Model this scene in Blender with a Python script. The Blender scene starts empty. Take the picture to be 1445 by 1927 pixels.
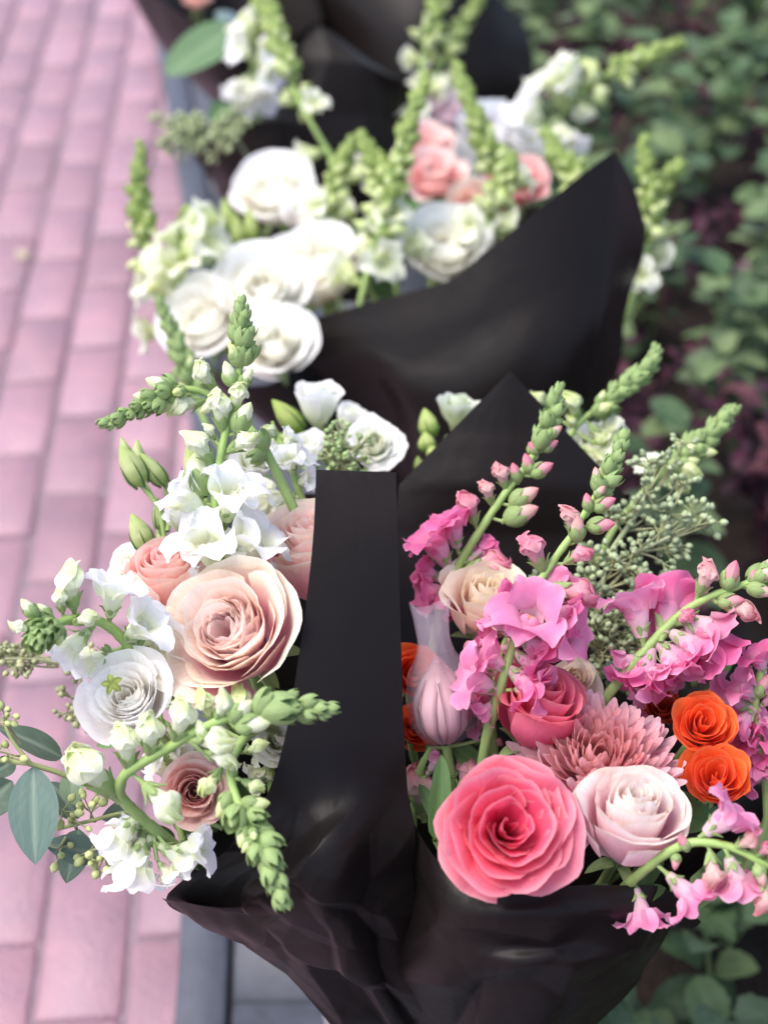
import bpy, math, random
import numpy as np
from mathutils import Vector, Matrix

# ------------------------------------------------------------------ camera, sky, sun, exposure
SC = bpy.context.scene
PITCH = math.radians(40.2)
FPX = 2780.0                      # focal length in pixels of the 1445 x 1927 photograph
CAM_H = 1.5
cam_d = bpy.data.cameras.new('camera')
cam = bpy.data.objects.new('camera', cam_d)
SC.collection.objects.link(cam)
cam.location = (0, 0, CAM_H)
cam.rotation_euler = (math.pi / 2 - PITCH, 0, 0)
cam_d.sensor_fit = 'VERTICAL'
cam_d.sensor_height = 36.0
cam_d.sensor_width = 27.0
cam_d.lens = FPX * 36.0 / 1927.0
cam_d.clip_start = 0.05
cam_d.clip_end = 400
cam_d.dof.use_dof = True
cam_d.dof.focus_distance = 0.96
cam_d.dof.aperture_fstop = 4.0
cam_d.dof.aperture_blades = 0
SC.camera = cam

SUN_EL, SUN_AZ = math.radians(64), math.radians(-95)   # azimuth from +Y towards +X
world = bpy.data.worlds.new('World')
SC.world = world
world.use_nodes = True
wn = world.node_tree.nodes
bg = wn['Background']
sky = wn.new('ShaderNodeTexSky')
sky.sky_type = 'NISHITA'
sky.sun_disc = False
sky.sun_elevation = SUN_EL
sky.sun_rotation = SUN_AZ
sky.air_density = 1.0
sky.dust_density = 3.5
sky.ozone_density = 1.0
world.node_tree.links.new(sky.outputs[0], bg.inputs[0])
bg.inputs[1].default_value = 0.15
sun_d = bpy.data.lights.new('sun', 'SUN')
sun = bpy.data.objects.new('sun', sun_d)
SC.collection.objects.link(sun)
sun_d.energy = 1.5
sun_d.angle = math.radians(35)
sun_d.color = (1.0, 0.96, 0.92)
sdir = Vector((math.cos(SUN_EL) * math.sin(SUN_AZ), math.cos(SUN_EL) * math.cos(SUN_AZ), math.sin(SUN_EL)))
sun.rotation_euler = sdir.to_track_quat('Z', 'Y').to_euler()
SC.view_settings.view_transform = 'Standard'
SC.view_settings.look = 'None'
SC.view_settings.gamma = 1.0
SC.view_settings.use_curve_mapping = False
SC.view_settings.exposure = 1.10
SC.render.engine = 'CYCLES'
SC.cycles.max_bounces = 10
SC.cycles.diffuse_bounces = 8
SC.cycles.transmission_bounces = 8
SC.cycles.transparent_max_bounces = 12
SC.cycles.use_denoising = True

# ------------------------------------------------------------------ helpers
CR = Vector((1, 0, 0))
CU = Vector((0, math.sin(PITCH), math.cos(PITCH)))
CF = Vector((0, math.cos(PITCH), -math.sin(PITCH)))
CP = Vector((0, 0, CAM_H))


def P(x, y, d):
    """the place seen at photograph pixel (x, y) when it stands d metres ahead of the lens"""
    x, y, d = float(x), float(y), float(d)
    return CP + d * (CF + (x - 722.5) / FPX * CR - (y - 963.5) / FPX * CU)


def proj(w):
    v = Vector(w) - CP
    d = v.dot(CF)
    return 722.5 + v.dot(CR) / d * FPX, 963.5 - v.dot(CU) / d * FPX, d


def cdir(a):
    """image-space direction (right, up, towards the viewer) as a world direction"""
    return (float(a[0]) * CR + float(a[1]) * CU - float(a[2]) * CF).normalized()


def s2l(v):
    v = v / 255.0
    return v / 12.92 if v <= 0.04045 else ((v + 0.055) / 1.055) ** 2.4


def C(r, g, b):
    return np.array([s2l(r), s2l(g), s2l(b)])


def lerp(a, b, t):
    return a + (b - a) * t


def sstep(a, b, x):
    t = np.clip((x - a) / (b - a), 0, 1)
    return t * t * (3 - 2 * t)


COL = SC.collection


def mk(name, V, F, mat, col=None, pv=None, smooth=True):
    """V (n,3), F list of face index arrays (each (k,3) or (k,4)) -> mesh datablock"""
    V = np.asarray(V, dtype=np.float32)
    if not isinstance(F, list):
        F = [F]
    F = [np.asarray(f, dtype=np.int32) for f in F if len(f)]
    m = bpy.data.meshes.new(name)
    m.vertices.add(len(V))
    m.vertices.foreach_set('co', V.ravel())
    loops = np.concatenate([f.ravel() for f in F])
    tot = np.concatenate([np.full(len(f), f.shape[1], dtype=np.int32) for f in F])
    start = np.concatenate([[0], np.cumsum(tot)[:-1]]).astype(np.int32)
    m.loops.add(len(loops))
    m.loops.foreach_set('vertex_index', loops)
    m.polygons.add(len(tot))
    m.polygons.foreach_set('loop_start', start)
    m.polygons.foreach_set('loop_total', tot)
    if smooth:
        m.polygons.foreach_set('use_smooth', np.ones(len(tot), dtype=bool))
    if col is not None:
        a = m.attributes.new('Col', 'FLOAT_COLOR', 'POINT')
        c4 = np.ones((len(V), 4), dtype=np.float32)
        c4[:, :3] = np.clip(np.asarray(col).reshape(len(V), 3), 0, 1)
        a.data.foreach_set('color', c4.ravel())
    if pv is not None:
        a = m.attributes.new('pv', 'FLOAT_VECTOR', 'POINT')
        a.data.foreach_set('vector', np.asarray(pv, dtype=np.float32).ravel())
    m.update(calc_edges=True)
    m.validate()
    if mat is not None:
        m.materials.append(mat)
    return m


def gridF(nu, nv, off=0, closed=False):
    """faces of a (nv+1) x (nu+1) vertex grid (or nu columns when closed)"""
    w = nu if closed else nu + 1
    j, i = np.meshgrid(np.arange(nv), np.arange(nu), indexing='ij')
    i2 = (i + 1) % w if closed else i + 1
    return np.stack([j * w + i, j * w + i2, (j + 1) * w + i2, (j + 1) * w + i], -1).reshape(-1, 4) + off


def tag(o, label=None, cat=None, group=None, kind=None):
    if label: o['label'] = label
    if cat: o['category'] = cat
    if group: o['group'] = group
    if kind: o['kind'] = kind
    return o


def part(name, mesh, parent=None, M=None):
    o = bpy.data.objects.new(name, mesh)
    COL.objects.link(o)
    if parent is not None:
        o.parent = parent
    if M is not None:
        o.matrix_local = M
    return o


def thing(name, label, cat, M, group=None):
    o = bpy.data.objects.new(name, None)
    o.empty_display_size = 0.02
    COL.objects.link(o)
    o.matrix_world = M
    return tag(o, label, cat, group)


def frame(loc, z, x=None, roll=0.0):
    z = Vector(z).normalized()
    if x is None:
        x = Vector((0, 0, 1)) if abs(z.z) < 0.9 else Vector((0, 1, 0))
    x = Vector(x)
    x = (x - z * x.dot(z))
    if x.length < 1e-6:
        x = z.orthogonal()
    x.normalize()
    y = z.cross(x)
    M = Matrix((x, y, z)).transposed().to_4x4()
    if roll:
        M = M @ Matrix.Rotation(roll, 4, 'Z')
    M.translation = loc
    return M


def scl(s):
    return Matrix.Diagonal((s, s, s, 1))


def crv(pts, n):
    """Catmull-Rom through pts, n+1 samples at even arc length"""
    p = np.asarray(pts, dtype=float)
    if len(p) == 2:
        return p[0] + np.linspace(0, 1, n + 1)[:, None] * (p[1] - p[0])
    q = np.vstack([2 * p[0] - p[1], p, 2 * p[-1] - p[-2]])
    out = []
    for k in range(len(p) - 1):
        t = np.linspace(0, 1, 13)[:, None]
        if k < len(p) - 2:
            t = t[:-1]
        a, b, c, d = q[k], q[k + 1], q[k + 2], q[k + 3]
        out.append(0.5 * (2 * b + (c - a) * t + (2 * a - 5 * b + 4 * c - d) * t ** 2 + (3 * b - a - 3 * c + d) * t ** 3))
    o = np.vstack(out)
    L = np.concatenate([[0], np.cumsum(np.linalg.norm(np.diff(o, axis=0), axis=1))])
    s = np.linspace(0, L[-1], n + 1)
    return np.stack([np.interp(s, L, o[:, k]) for k in range(3)], 1)


def tubeVF(path, rad, seg=8, off=0):
    path = np.asarray(path, dtype=float)
    n = len(path)
    rad = np.broadcast_to(np.asarray(rad, dtype=float), (n,))
    tan = np.gradient(path, axis=0)
    tan /= np.linalg.norm(tan, axis=1)[:, None] + 1e-12
    ref = np.array([0.3, 0.5, 0.8])
    u = np.cross(tan[0], ref); u /= np.linalg.norm(u)
    V = []
    a = np.arange(seg) / seg * 2 * math.pi
    for k in range(n):
        u = u - tan[k] * u.dot(tan[k]); u /= np.linalg.norm(u) + 1e-12
        w = np.cross(tan[k], u)
        V.append(path[k] + rad[k] * (np.cos(a)[:, None] * u + np.sin(a)[:, None] * w))
    V = np.vstack(V)
    F = gridF(seg, n - 1, off, closed=True)
    return V, F


def bezier(p0, p1, p2, n=14):
    t = np.linspace(0, 1, n + 1)[:, None]
    p0, p1, p2 = (np.asarray(q, dtype=float) for q in (p0, p1, p2))
    return (1 - t) ** 2 * p0 + 2 * t * (1 - t) * p1 + t * t * p2


# ------------------------------------------------------------------ materials
def newmat(name):
    m = bpy.data.materials.new(name)
    m.use_nodes = True
    nt = m.node_tree
    b = nt.nodes['Principled BSDF']
    return m, nt, b, nt.nodes['Material Output']


def N(nt, t, **kw):
    n = nt.nodes.new(t)
    for k, v in kw.items():
        setattr(n, k, v)
    return n


def organic(name, rough, transl, bump, spec=0.35, veins=26.0, var=0.12, sheen=0.0):
    """petal / leaf: colour from the mesh, thin translucency, fine lengthwise veins"""
    m, nt, b, out = newmat(name)
    L = nt.links.new
    at = N(nt, 'ShaderNodeAttribute', attribute_name='Col')
    pv = N(nt, 'ShaderNodeAttribute', attribute_name='pv')
    mp = N(nt, 'ShaderNodeMapping')
    mp.inputs['Scale'].default_value = (veins, 3.0, 1.0)
    L(pv.outputs['Vector'], mp.inputs[0])
    nz = N(nt, 'ShaderNodeTexNoise')
    nz.inputs['Scale'].default_value = 1.0
    nz.inputs['Detail'].default_value = 4.0
    L(mp.outputs[0], nz.inputs['Vector'])
    n2 = N(nt, 'ShaderNodeTexNoise')
    n2.inputs['Scale'].default_value = 3.2
    n2.inputs['Detail'].default_value = 5.0
    L(pv.outputs['Vector'], n2.inputs['Vector'])
    ad = N(nt, 'ShaderNodeMath', operation='ADD')
    L(nz.outputs[0], ad.inputs[0]); L(n2.outputs[0], ad.inputs[1])
    mr = N(nt, 'ShaderNodeMapRange')
    mr.inputs['From Min'].default_value = 0.6
    mr.inputs['From Max'].default_value = 1.4
    mr.inputs['To Min'].default_value = 1.0 - var
    mr.inputs['To Max'].default_value = 1.0 + var * 0.6
    L(ad.outputs[0], mr.inputs[0])
    mx = N(nt, 'ShaderNodeVectorMath', operation='SCALE')
    L(at.outputs['Color'], mx.inputs[0]); L(mr.outputs[0], mx.inputs['Scale'])
    L(mx.outputs[0], b.inputs['Base Color'])
    b.inputs['Roughness'].default_value = rough
    b.inputs['Specular IOR Level'].default_value = spec
    if sheen:
        b.inputs['Sheen Weight'].default_value = sheen
        b.inputs['Sheen Roughness'].default_value = 0.4
    bp = N(nt, 'ShaderNodeBump')
    bp.inputs['Strength'].default_value = bump
    bp.inputs['Distance'].default_value = 0.0012
    L(ad.outputs[0], bp.inputs['Height'])
    L(bp.outputs[0], b.inputs['Normal'])
    tr = N(nt, 'ShaderNodeBsdfTranslucent')
    L(mx.outputs[0], tr.inputs['Color'])
    ms = N(nt, 'ShaderNodeMixShader')
    ms.inputs[0].default_value = transl
    L(b.outputs[0], ms.inputs[1]); L(tr.outputs[0], ms.inputs[2])
    L(ms.outputs[0], out.inputs['Surface'])
    return m


M_PETAL = organic('petal', 0.6, 0.46, 0.30, spec=0.3, sheen=0.08)
M_LEAF = organic('green_leaf', 0.55, 0.28, 0.4, spec=0.35, veins=14, var=0.2)
M_STEM = organic('stem_green', 0.5, 0.0, 0.25, spec=0.35, veins=10, var=0.18)
M_WAXY = organic('eucalyptus_leaf', 0.62, 0.12, 0.3, spec=0.3, veins=9, var=0.12, sheen=0.25)
M_BED = organic('bedding_leaf', 0.5, 0.25, 0.6, spec=0.3, veins=10, var=0.3)


def surf(name, base, rough, spec=0.5, noise=None, bump=None, metal=0.0, randv=0.0, col2=None):
    """plain procedural surface. noise=(scale, detail, amount); bump=(scale, strength, distance)"""
    m, nt, b, out = newmat(name)
    L = nt.links.new
    b.inputs['Roughness'].default_value = rough
    b.inputs['Specular IOR Level'].default_value = spec
    b.inputs['Metallic'].default_value = metal
    tc = N(nt, 'ShaderNodeTexCoord')
    gm = N(nt, 'ShaderNodeNewGeometry')
    c2 = col2 if col2 is not None else np.asarray(base) * 0.6
    mix = N(nt, 'ShaderNodeMix', data_type='RGBA')
    mix.inputs['A'].default_value = (*base, 1)
    mix.inputs['B'].default_value = (*c2, 1)
    sc, de, am = noise or (10, 4, 0.3)
    nz = N(nt, 'ShaderNodeTexNoise')
    nz.inputs['Scale'].default_value = sc
    nz.inputs['Detail'].default_value = de
    nz.inputs['Roughness'].default_value = 0.65
    L(gm.outputs['Position'], nz.inputs['Vector'])
    mr = N(nt, 'ShaderNodeMapRange')
    mr.inputs['From Min'].default_value = 0.38
    mr.inputs['From Max'].default_value = 0.7
    mr.inputs['To Max'].default_value = am
    L(nz.outputs[0], mr.inputs[0])
    L(mr.outputs[0], mix.inputs['Factor'])
    last = mix.outputs['Result']
    if randv:
        oi = N(nt, 'ShaderNodeObjectInfo')
        r2 = N(nt, 'ShaderNodeMapRange')
        r2.inputs['To Min'].default_value = 1 - randv
        r2.inputs['To Max'].default_value = 1 + randv
        L(oi.outputs['Random'], r2.inputs[0])
        vs = N(nt, 'ShaderNodeVectorMath', operation='SCALE')
        L(last, vs.inputs[0]); L(r2.outputs[0], vs.inputs['Scale'])
        last = vs.outputs[0]
    L(last, b.inputs['Base Color'])
    if bump:
        n3 = N(nt, 'ShaderNodeTexNoise')
        n3.inputs['Scale'].default_value = bump[0]
        n3.inputs['Detail'].default_value = 6
        L(gm.outputs['Position'], n3.inputs['Vector'])
        bp = N(nt, 'ShaderNodeBump')
        bp.inputs['Strength'].default_value = bump[1]
        bp.inputs['Distance'].default_value = bump[2]
        L(n3.outputs[0], bp.inputs['Height'])
        L(bp.outputs[0], b.inputs['Normal'])
    return m


M_BRICK = surf('brick', (0.325, 0.178, 0.214), 0.5, 0.6, (11, 12, 0.95), (140, 0.8, 0.003), randv=0.14, col2=(0.225, 0.140, 0.185))
M_SAND = surf('joint_sand', (0.225, 0.165, 0.195), 0.85, 0.3, (60, 5, 0.6), (200, 0.6, 0.003))
M_GRANITE = surf('granite', (0.062, 0.066, 0.086), 0.55, 0.4, (45, 12, 0.95), (220, 0.35, 0.001), randv=0.06, col2=(0.036, 0.038, 0.05))
M_EDGE = surf('edging_steel', (0.074, 0.080, 0.104), 0.5, 0.35, (30, 10, 0.8), None, randv=0.05, col2=(0.05, 0.054, 0.07))
M_SOIL = surf('soil', (0.035, 0.024, 0.02), 0.95, 0.2, (30, 6, 0.7), (60, 1.0, 0.02))
M_BUCKET = surf('bucket_zinc', (0.62, 0.62, 0.63), 0.35, 0.5, (25, 4, 0.3), None, metal=0.6)
M_PAPER = surf('black_wrap', (0.0092, 0.0072, 0.0066), 0.40, 0.16, (6, 3, 0.5), (20, 0.30, 0.006), col2=(0.0135, 0.0092, 0.0088))
# ------------------------------------------------------------------ the setting
YAW = math.radians(-3.07)
EA = Vector((math.cos(YAW), -math.sin(YAW), 0))   # across the bricks
EB = Vector((math.sin(YAW), math.cos(YAW), 0))    # along the bricks


def boxmesh(name, sx, sy, sz, bev, mat, wob=0.0, rs=None):
    """bevelled block, top at z = 0"""
    b = bev
    X, Y = sx / 2, sy / 2
    ring = []
    for (ix, z) in ((0, -sz), (0, -b), (b, 0)):
        x, y = X - ix, Y - ix
        c = b * 0.8
        ring.append([(-x + c, -y, z), (x - c, -y, z), (x, -y + c, z), (x, y - c, z), (x - c, y, z), (-x + c, y, z), (-x, y - c, z), (-x, -y + c, z)])
    V = np.array(ring).reshape(-1, 3)
    if wob:
        V[:, :2] += rs.normal(0, wob, (len(V), 2))
    F = gridF(8, 2, 0, closed=True)
    m = mk(name, V, [F, np.arange(16, 24)[None, :]], mat, smooth=False)
    return m


def kerb_left(y):
    return float(np.interp(y, [-2, 0.5, 0.975, 1.8, 2.74, 3.6, 5, 8, 14], [-0.15, -0.215, -0.233, -0.30, -0.415, -0.572, -0.90, -1.75, -3.6]))


KERB_W = 0.50
# far ground: one sheet that reaches the horizon
V = np.array([(-150, -60, -0.014), (150, -60, -0.014), (150, 250, -0.014), (-150, 250, -0.014)])
gm, nt, b, out = newmat('far_paving')
bt = N(nt, 'ShaderNodeTexBrick')
bt.inputs['Color1'].default_value = (0.330, 0.190, 0.235, 1)
bt.inputs['Color2'].default_value = (0.25, 0.14, 0.18, 1)
bt.inputs['Mortar'].default_value = (0.125, 0.108, 0.125, 1)
bt.inputs['Scale'].default_value = 1.0
bt.inputs['Brick Width'].default_value = 0.208
bt.inputs['Row Height'].default_value = 0.104
bt.inputs['Mortar Size'].default_value = 0.006
tc = N(nt, 'ShaderNodeTexCoord')
mp = N(nt, 'ShaderNodeMapping')
mp.inputs['Rotation'].default_value = (0, 0, math.pi / 2)
nt.links.new(tc.outputs['Object'], mp.inputs[0]); nt.links.new(mp.outputs[0], bt.inputs['Vector'])
nt.links.new(bt.outputs[0], b.inputs['Base Color'])
b.inputs['Roughness'].default_value = 0.55
tag(part('ground', mk('ground', V, np.array([[0, 1, 2, 3]]), gm, smooth=False)), kind='structure')

# brick pavement: jointing bed plus single bricks
rs = np.random.RandomState(3)
V = np.array([(-2.2, -0.6, -0.0055), (0.3, -0.6, -0.0055), (0.3, 5.6, -0.0055), (-2.2, 5.6, -0.0055)])
pave = tag(part('pavement', mk('pavement', V, np.array([[0, 1, 2, 3]]), M_SAND, smooth=False)), kind='structure')
BW, BL = 0.104, 0.208
a0 = Vector((-0.3986, 0.975, 0)).dot(EA)
b0 = Vector((-0.42, 0.994, 0)).dot(EB)
bms = [boxmesh('brick', BW - 0.006 - 0.001 * k, BL - 0.006 - 0.001 * (k % 2), 0.05, 0.0055, M_BRICK, 0.0012, rs) for k in range(4)]
nb = 0
cells = []
for ia in range(-9, 3):
    for ib in range(-2, 24):
        ac = a0 + (ia + 0.5) * BW
        bc = b0 + (ib + (0.5 if ia % 2 == 0 else 0.0)) * BL + BL / 2
        w = EA * ac + EB * bc
        if w.x - 0.06 > kerb_left(w.y): continue
        px, py, d = proj(w)
        if -190 < px < 700 and -330 < py < 2150: cells.append((w.y, ia, ib, w))
cells.sort(key=lambda q: q[0])
for (_, ia, ib, w) in cells[:300]:
    M = Matrix.Rotation(-YAW, 4, 'Z') @ Matrix.Rotation(rs.normal(0, 0.006), 4, 'Z')
    M = M @ Matrix.Rotation(rs.normal(0, 0.006), 4, 'X') @ Matrix.Rotation(rs.normal(0, 0.008), 4, 'Y')
    M.translation = w + Vector((rs.normal(0, 0.0012), rs.normal(0, 0.0015), rs.normal(0, 0.0012)))
    part('brick', bms[(ia * 7 + ib * 3) % 4], pave, M)
    nb += 1

# the bricks outside the photograph's view, joined
done = {(q[1], q[2]) for q in cells[:300]}
bV, bF, off = [], [], 0
for ia in range(-17, 3):
    for ib in range(-7, 23):
        if (ia, ib) in done: continue
        ac = a0 + (ia + 0.5) * BW
        bc = b0 + (ib + (0.5 if ia % 2 == 0 else 0.0)) * BL + BL / 2
        w = EA * ac + EB * bc
        if w.x - 0.06 > kerb_left(w.y): continue
        for (z, i) in ((-0.04, 0.0), (-0.004, 0.0), (0.0, 0.004)):
            for (sa, sb) in ((-1, -1), (1, -1), (1, 1), (-1, 1)):
                q = w + EA * sa * (BW / 2 - 0.0035 - i) + EB * sb * (BL / 2 - 0.0035 - i)
                bV.append((q.x, q.y, z))
        for r in (0, 4):
            for k in range(4):
                bF.append((off + r + k, off + r + (k + 1) % 4, off + r + 4 + (k + 1) % 4, off + r + 4 + k))
        bF.append((off + 8, off + 9, off + 10, off + 11))
        off += 12
tag(part('outlying_bricks', mk('outlying_bricks', bV, np.array(bF), M_BRICK, smooth=False), pave), kind='stuff')

# kerb: narrow edging strip and wide granite slabs, following a gentle bend
kerb = bpy.data.objects.new('kerb', None); COL.objects.link(kerb); tag(kerb, kind='structure')


def slab(name, y0, y1, o0, o1, z0, z1, mat, gap=0.003, n=6):
    ys = np.linspace(y0 + gap, y1 - gap, n + 1)
    L = np.array([kerb_left(y) for y in ys])
    bv = 0.004
    prof = [(o0, z0), (o0, z1 - bv), (o0 + bv, z1), (o1 - bv, z1), (o1, z1 - bv), (o1, z0)]
    V = np.array([[(L[k] + px, ys[k], pz) for (px, pz) in prof] for k in range(n + 1)]).reshape(-1, 3)
    F = gridF(5, n)
    e = len(prof)
    caps = np.array([list(range(e))[::-1], [n * e + q for q in range(e)]])
    return mk(name, V, [F, caps], mat, smooth=False)


y = 0.28
k = 0
while y < 6.0:
    L = 0.62
    part('kerb_stone', slab('kerb_stone', y, y + L, 0.062, KERB_W, -0.04, 0.03 + 0.001 * (k % 3), M_GRANITE), kerb)
    y += L; k += 1
y = -0.1
while y < 6.0:
    part('edging_strip', slab('edging_strip', y, y + 1.5, 0.0, 0.056, -0.04, 0.034, M_EDGE, n=10), kerb)
    y += 1.5
# planting bed: uneven soil
ny, nx = 60, 40
ys = np.linspace(-0.8, 7.5, ny + 1); xs = np.linspace(0, 1, nx + 1)
V = []
for yy in ys:
    for q in xs:
        x = kerb_left(yy) + KERB_W + 0.004 + q * 3.4
        V.append((x, yy, 0.015 + 0.03 * math.sin(9 * x + 3 * yy) * math.sin(7 * yy) * min(1, q * 8) + rs.normal(0, 0.006)))
tag(part('soil', mk('soil', V, gridF(nx, ny), M_SOIL)), kind='structure')
# ------------------------------------------------------------------ flower builders
BIND = {  # where the stems of each bouquet are gathered, inside its bucket
    'white': Vector((-0.005, 0.74, 0.34)), 'pink': Vector((0.115, 0.75, 0.34)), 'mid': Vector((0.06, 1.13, 0.34)),
    'cream': Vector((0.06, 1.56, 0.30)), 'far': Vector((0.10, 2.15, 0.30)), 'end': Vector((-0.28, 2.45, 0.30)),
}
G_STEM, G_STEM2 = C(156, 178, 112), C(142, 166, 102)
G_CAL = C(146, 170, 110)


def stem_part(T, Minv, head, back, bind, r0, r1, name='stem', col=G_STEM):
    b = BIND[bind]
    head = Vector(head)
    mid = head + Vector(back).normalized() * 0.10
    mid = mid.lerp(b, 0.25)
    path = bezier(head, mid, b, 12)
    V, F = tubeVF(path, np.linspace(r0, r1, len(path)), 7)
    R = np.array(Minv)
    V = V @ R[:3, :3].T + R[:3, 3]
    t = np.repeat(np.linspace(0, 1, len(path)), 7)
    cc = np.broadcast_to(col, V.shape).copy()
    pv = np.stack([np.tile(np.arange(7) / 7, len(path)), t * 4, np.zeros(len(V))], 1)
    part(name, mk(name, V, F, M_STEM, cc, pv), T)


def rose_petal(t, rs, sp, nu, nv):
    u = np.linspace(-1, 1, nu + 1); v = np.linspace(0, 1, nv + 1)
    U, Vv = np.meshgrid(u, v)
    tipk = lerp(sp.get('tip', 0.26), sp.get('tip1', sp.get('tip', 0.26)), t)
    s = Vv * (1 - tipk * np.abs(U) ** 2.4)
    point = sp.get('point', 0.0) * t
    s = s * (1 + point * np.exp(-(U / 0.16) ** 2) * Vv)
    j = lambda a: 1 + rs.normal(0, a)
    te = t ** sp.get('pexp', 0.9)
    rt = (sp.get('r0', 0.05) + (sp.get('rtip', 0.95) - sp.get('r0', 0.05)) * te) * j(sp.get('rj', 0.05) + 0.03 * t)
    zt = (sp['h0'] + sp['h1'] * t + sp['h2'] * t * t) * 1.0 + rs.normal(0, sp.get('zj', 0.025))
    rm = (0.08 + lerp(sp.get('bi', sp['bul']), sp['bul'], t ** 2.2) * te) * j(0.03)
    zm = sp.get('zm', 0.12) + sp.get('zm1', 0.0) * t
    z0 = sp.get('z0', -0.28)
    p0r = 0.05 + 0.05 * t
    r = (1 - s) ** 2 * p0r + 2 * s * (1 - s) * rm + s * s * rt
    z = (1 - s) ** 2 * z0 + 2 * s * (1 - s) * zm + s * s * zt
    e = np.clip((s - 0.70) / 0.30, 0, 1) ** 2
    curl = sp['curl'] * sstep(sp.get('ct', 0.15), 1.0, t) * j(0.25)
    r = r + curl * e
    z = z - curl * sp.get('curlz', 0.55) * e
    r7 = 0.49 * rt + 0.42 * rm + 0.09 * p0r
    wd = lerp(sp.get('wid', 0.62), sp.get('wid1', sp.get('wid', 0.62)), sstep(0.35, 0.8, np.array(t)))
    half = float(np.clip(wd / max(r7, 0.05), 0.5, sp.get('hmax', 1.75)))
    wv = 0.30 + 0.70 * sstep(0.0, 0.6, Vv)
    psi = U * half * wv
    spir = sp.get('spiral', 0.10) * (1 - 0.6 * t)
    side = sp.get('side', 0.10) * sstep(0.4, 1, t)
    r = r * (1 + spir * U + side * np.abs(U) ** 3 * s)
    # folds and ruffles
    amp = sp.get('ruf', 0.02) * (0.5 + 1.0 * t)
    n1 = sum(np.sin(f * (U + 1) * 2.4 + rs.uniform(0, 6.28)) * a for f, a in ((1.0, 0.9), (2.3, 0.7), (4.1, 0.4), (7.3, 0.22)))
    n2 = sum(np.sin(f * (U + 1) * 2.4 + rs.uniform(0, 6.28)) * a for f, a in ((1.3, 0.9), (2.9, 0.6), (5.0, 0.3)))
    w3 = sstep(0.35, 1.0, s)
    z = z + amp * n1 * w3
    r = r + amp * 0.8 * n2 * w3 + amp * 0.5 * np.sin(3 * s * 3 + rs.uniform(0, 6)) * (1 - w3)
    # an occasional crisp fold of the outer rim
    if t > 0.55 and sp.get('fold', 0) and rs.rand() < sp['fold']:
        uc = rs.uniform(-0.7, 0.7)
        g = np.exp(-((U - uc) / 0.28) ** 2) * sstep(0.62, 1.0, s)
        r = r + 0.10 * g; z = z - 0.16 * g
    r = np.maximum(r, 0.008)
    V = np.stack([r * np.cos(psi), r * np.sin(psi), z], -1).reshape(-1, 3)
    # colours
    col = lerp(sp['inner'], sp['outer'], sstep(0.0, 1.0, np.array(t)))
    col = np.broadcast_to(col, (*U.shape, 3)).copy()
    kb = (np.clip(1 - s, 0, 1) ** 1.6 * sp.get('kb', 0.6))[..., None]
    col = lerp(col, sp['base'], kb)
    edge = np.maximum(sstep(sp.get('e0', 0.72), 1.02, Vv), sstep(0.82, 1.0, np.abs(U)) * 0.8 * Vv)
    ke = (edge * lerp(sp.get('ke0', 0.3), sp.get('ke1', 0.7), t))[..., None]
    col = lerp(col, sp['edge'], ke)
    thin = (sstep(0.93, 1.0, Vv) * 0.6)[..., None]
    col = lerp(col, sp.get('rim', sp['edge']), thin)
    if sp.get('blem', 0) and t > 0.6:   # bruised, browning bits of the guard petals
        for _ in range(3):
            uu, vv = rs.uniform(-0.9, 0.9), rs.uniform(0.75, 1.0)
            g = np.exp(-(((U - uu) / 0.10) ** 2 + ((Vv - vv) / 0.06) ** 2)) * sp['blem'] * rs.rand()
            col = lerp(col, sp.get('blemc', C(150, 120, 80)), g[..., None])
    col = col * (1 + rs.normal(0, 0.025))
    pv = np.stack([U.ravel() * half, Vv.ravel(), np.full(U.size, rs.uniform(0, 20))], 1)
    return V, gridF(nu, nv), col.reshape(-1, 3), pv


def leafVF(nu, nv, width, fold=0.25, curl=0.15, tipc=1.5, rs=None, wave=0.0, pos=0.42, serr=0):
    """ovate blade, length 1 along +Y, midrib at x=0, upper side +Z"""
    u = np.linspace(-1, 1, nu + 1); v = np.linspace(0, 1, nv + 1)
    U, Vv = np.meshgrid(u, v)
    a = pos / (1 - pos)
    w = (Vv ** a * (1 - Vv) ** 1.0) / (pos ** a * (1 - pos)) if a >= 0.4 else np.sin(math.pi * Vv)
    w = np.maximum(w, 0) ** (0.62 * tipc / 1.5)
    if serr:
        w = w * (1 + 0.05 * np.sign(np.sin(Vv * serr * math.pi)))
    X = U * w * width / 2
    Z = fold * np.abs(X) + curl * (-(Vv - 0.35) ** 2 * 1.2)
    if wave and rs is not None:
        Z = Z + wave * np.sin(Vv * 9 + rs.uniform(0, 6) + np.sign(U) * 1.3) * np.abs(U) ** 2 * w
    return np.stack([X, Vv, Z], -1).reshape(-1, 3), gridF(nu, nv), U, Vv


def leaf_mesh(name, cm, rib, width, mat, rs, nu=8, nv=12, **kw):
    V, F, U, Vv = leafVF(nu, nv, width, rs=rs, **kw)
    col = np.broadcast_to(cm, (*U.shape, 3)).copy()
    k = np.exp(-(U / 0.09) ** 2)[..., None] * 0.5
    col = lerp(col, rib, k)
    sv = (0.5 + 0.5 * np.cos((Vv - np.abs(U) * 0.28) * 46)) ** 8 * 0.12
    col = lerp(col, rib, sv[..., None])
    pv = np.stack([U.ravel(), Vv.ravel(), np.full(U.size, rs.uniform(0, 30))], 1)
    return mk(name, V, F, mat, col.reshape(-1, 3), pv)


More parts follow.
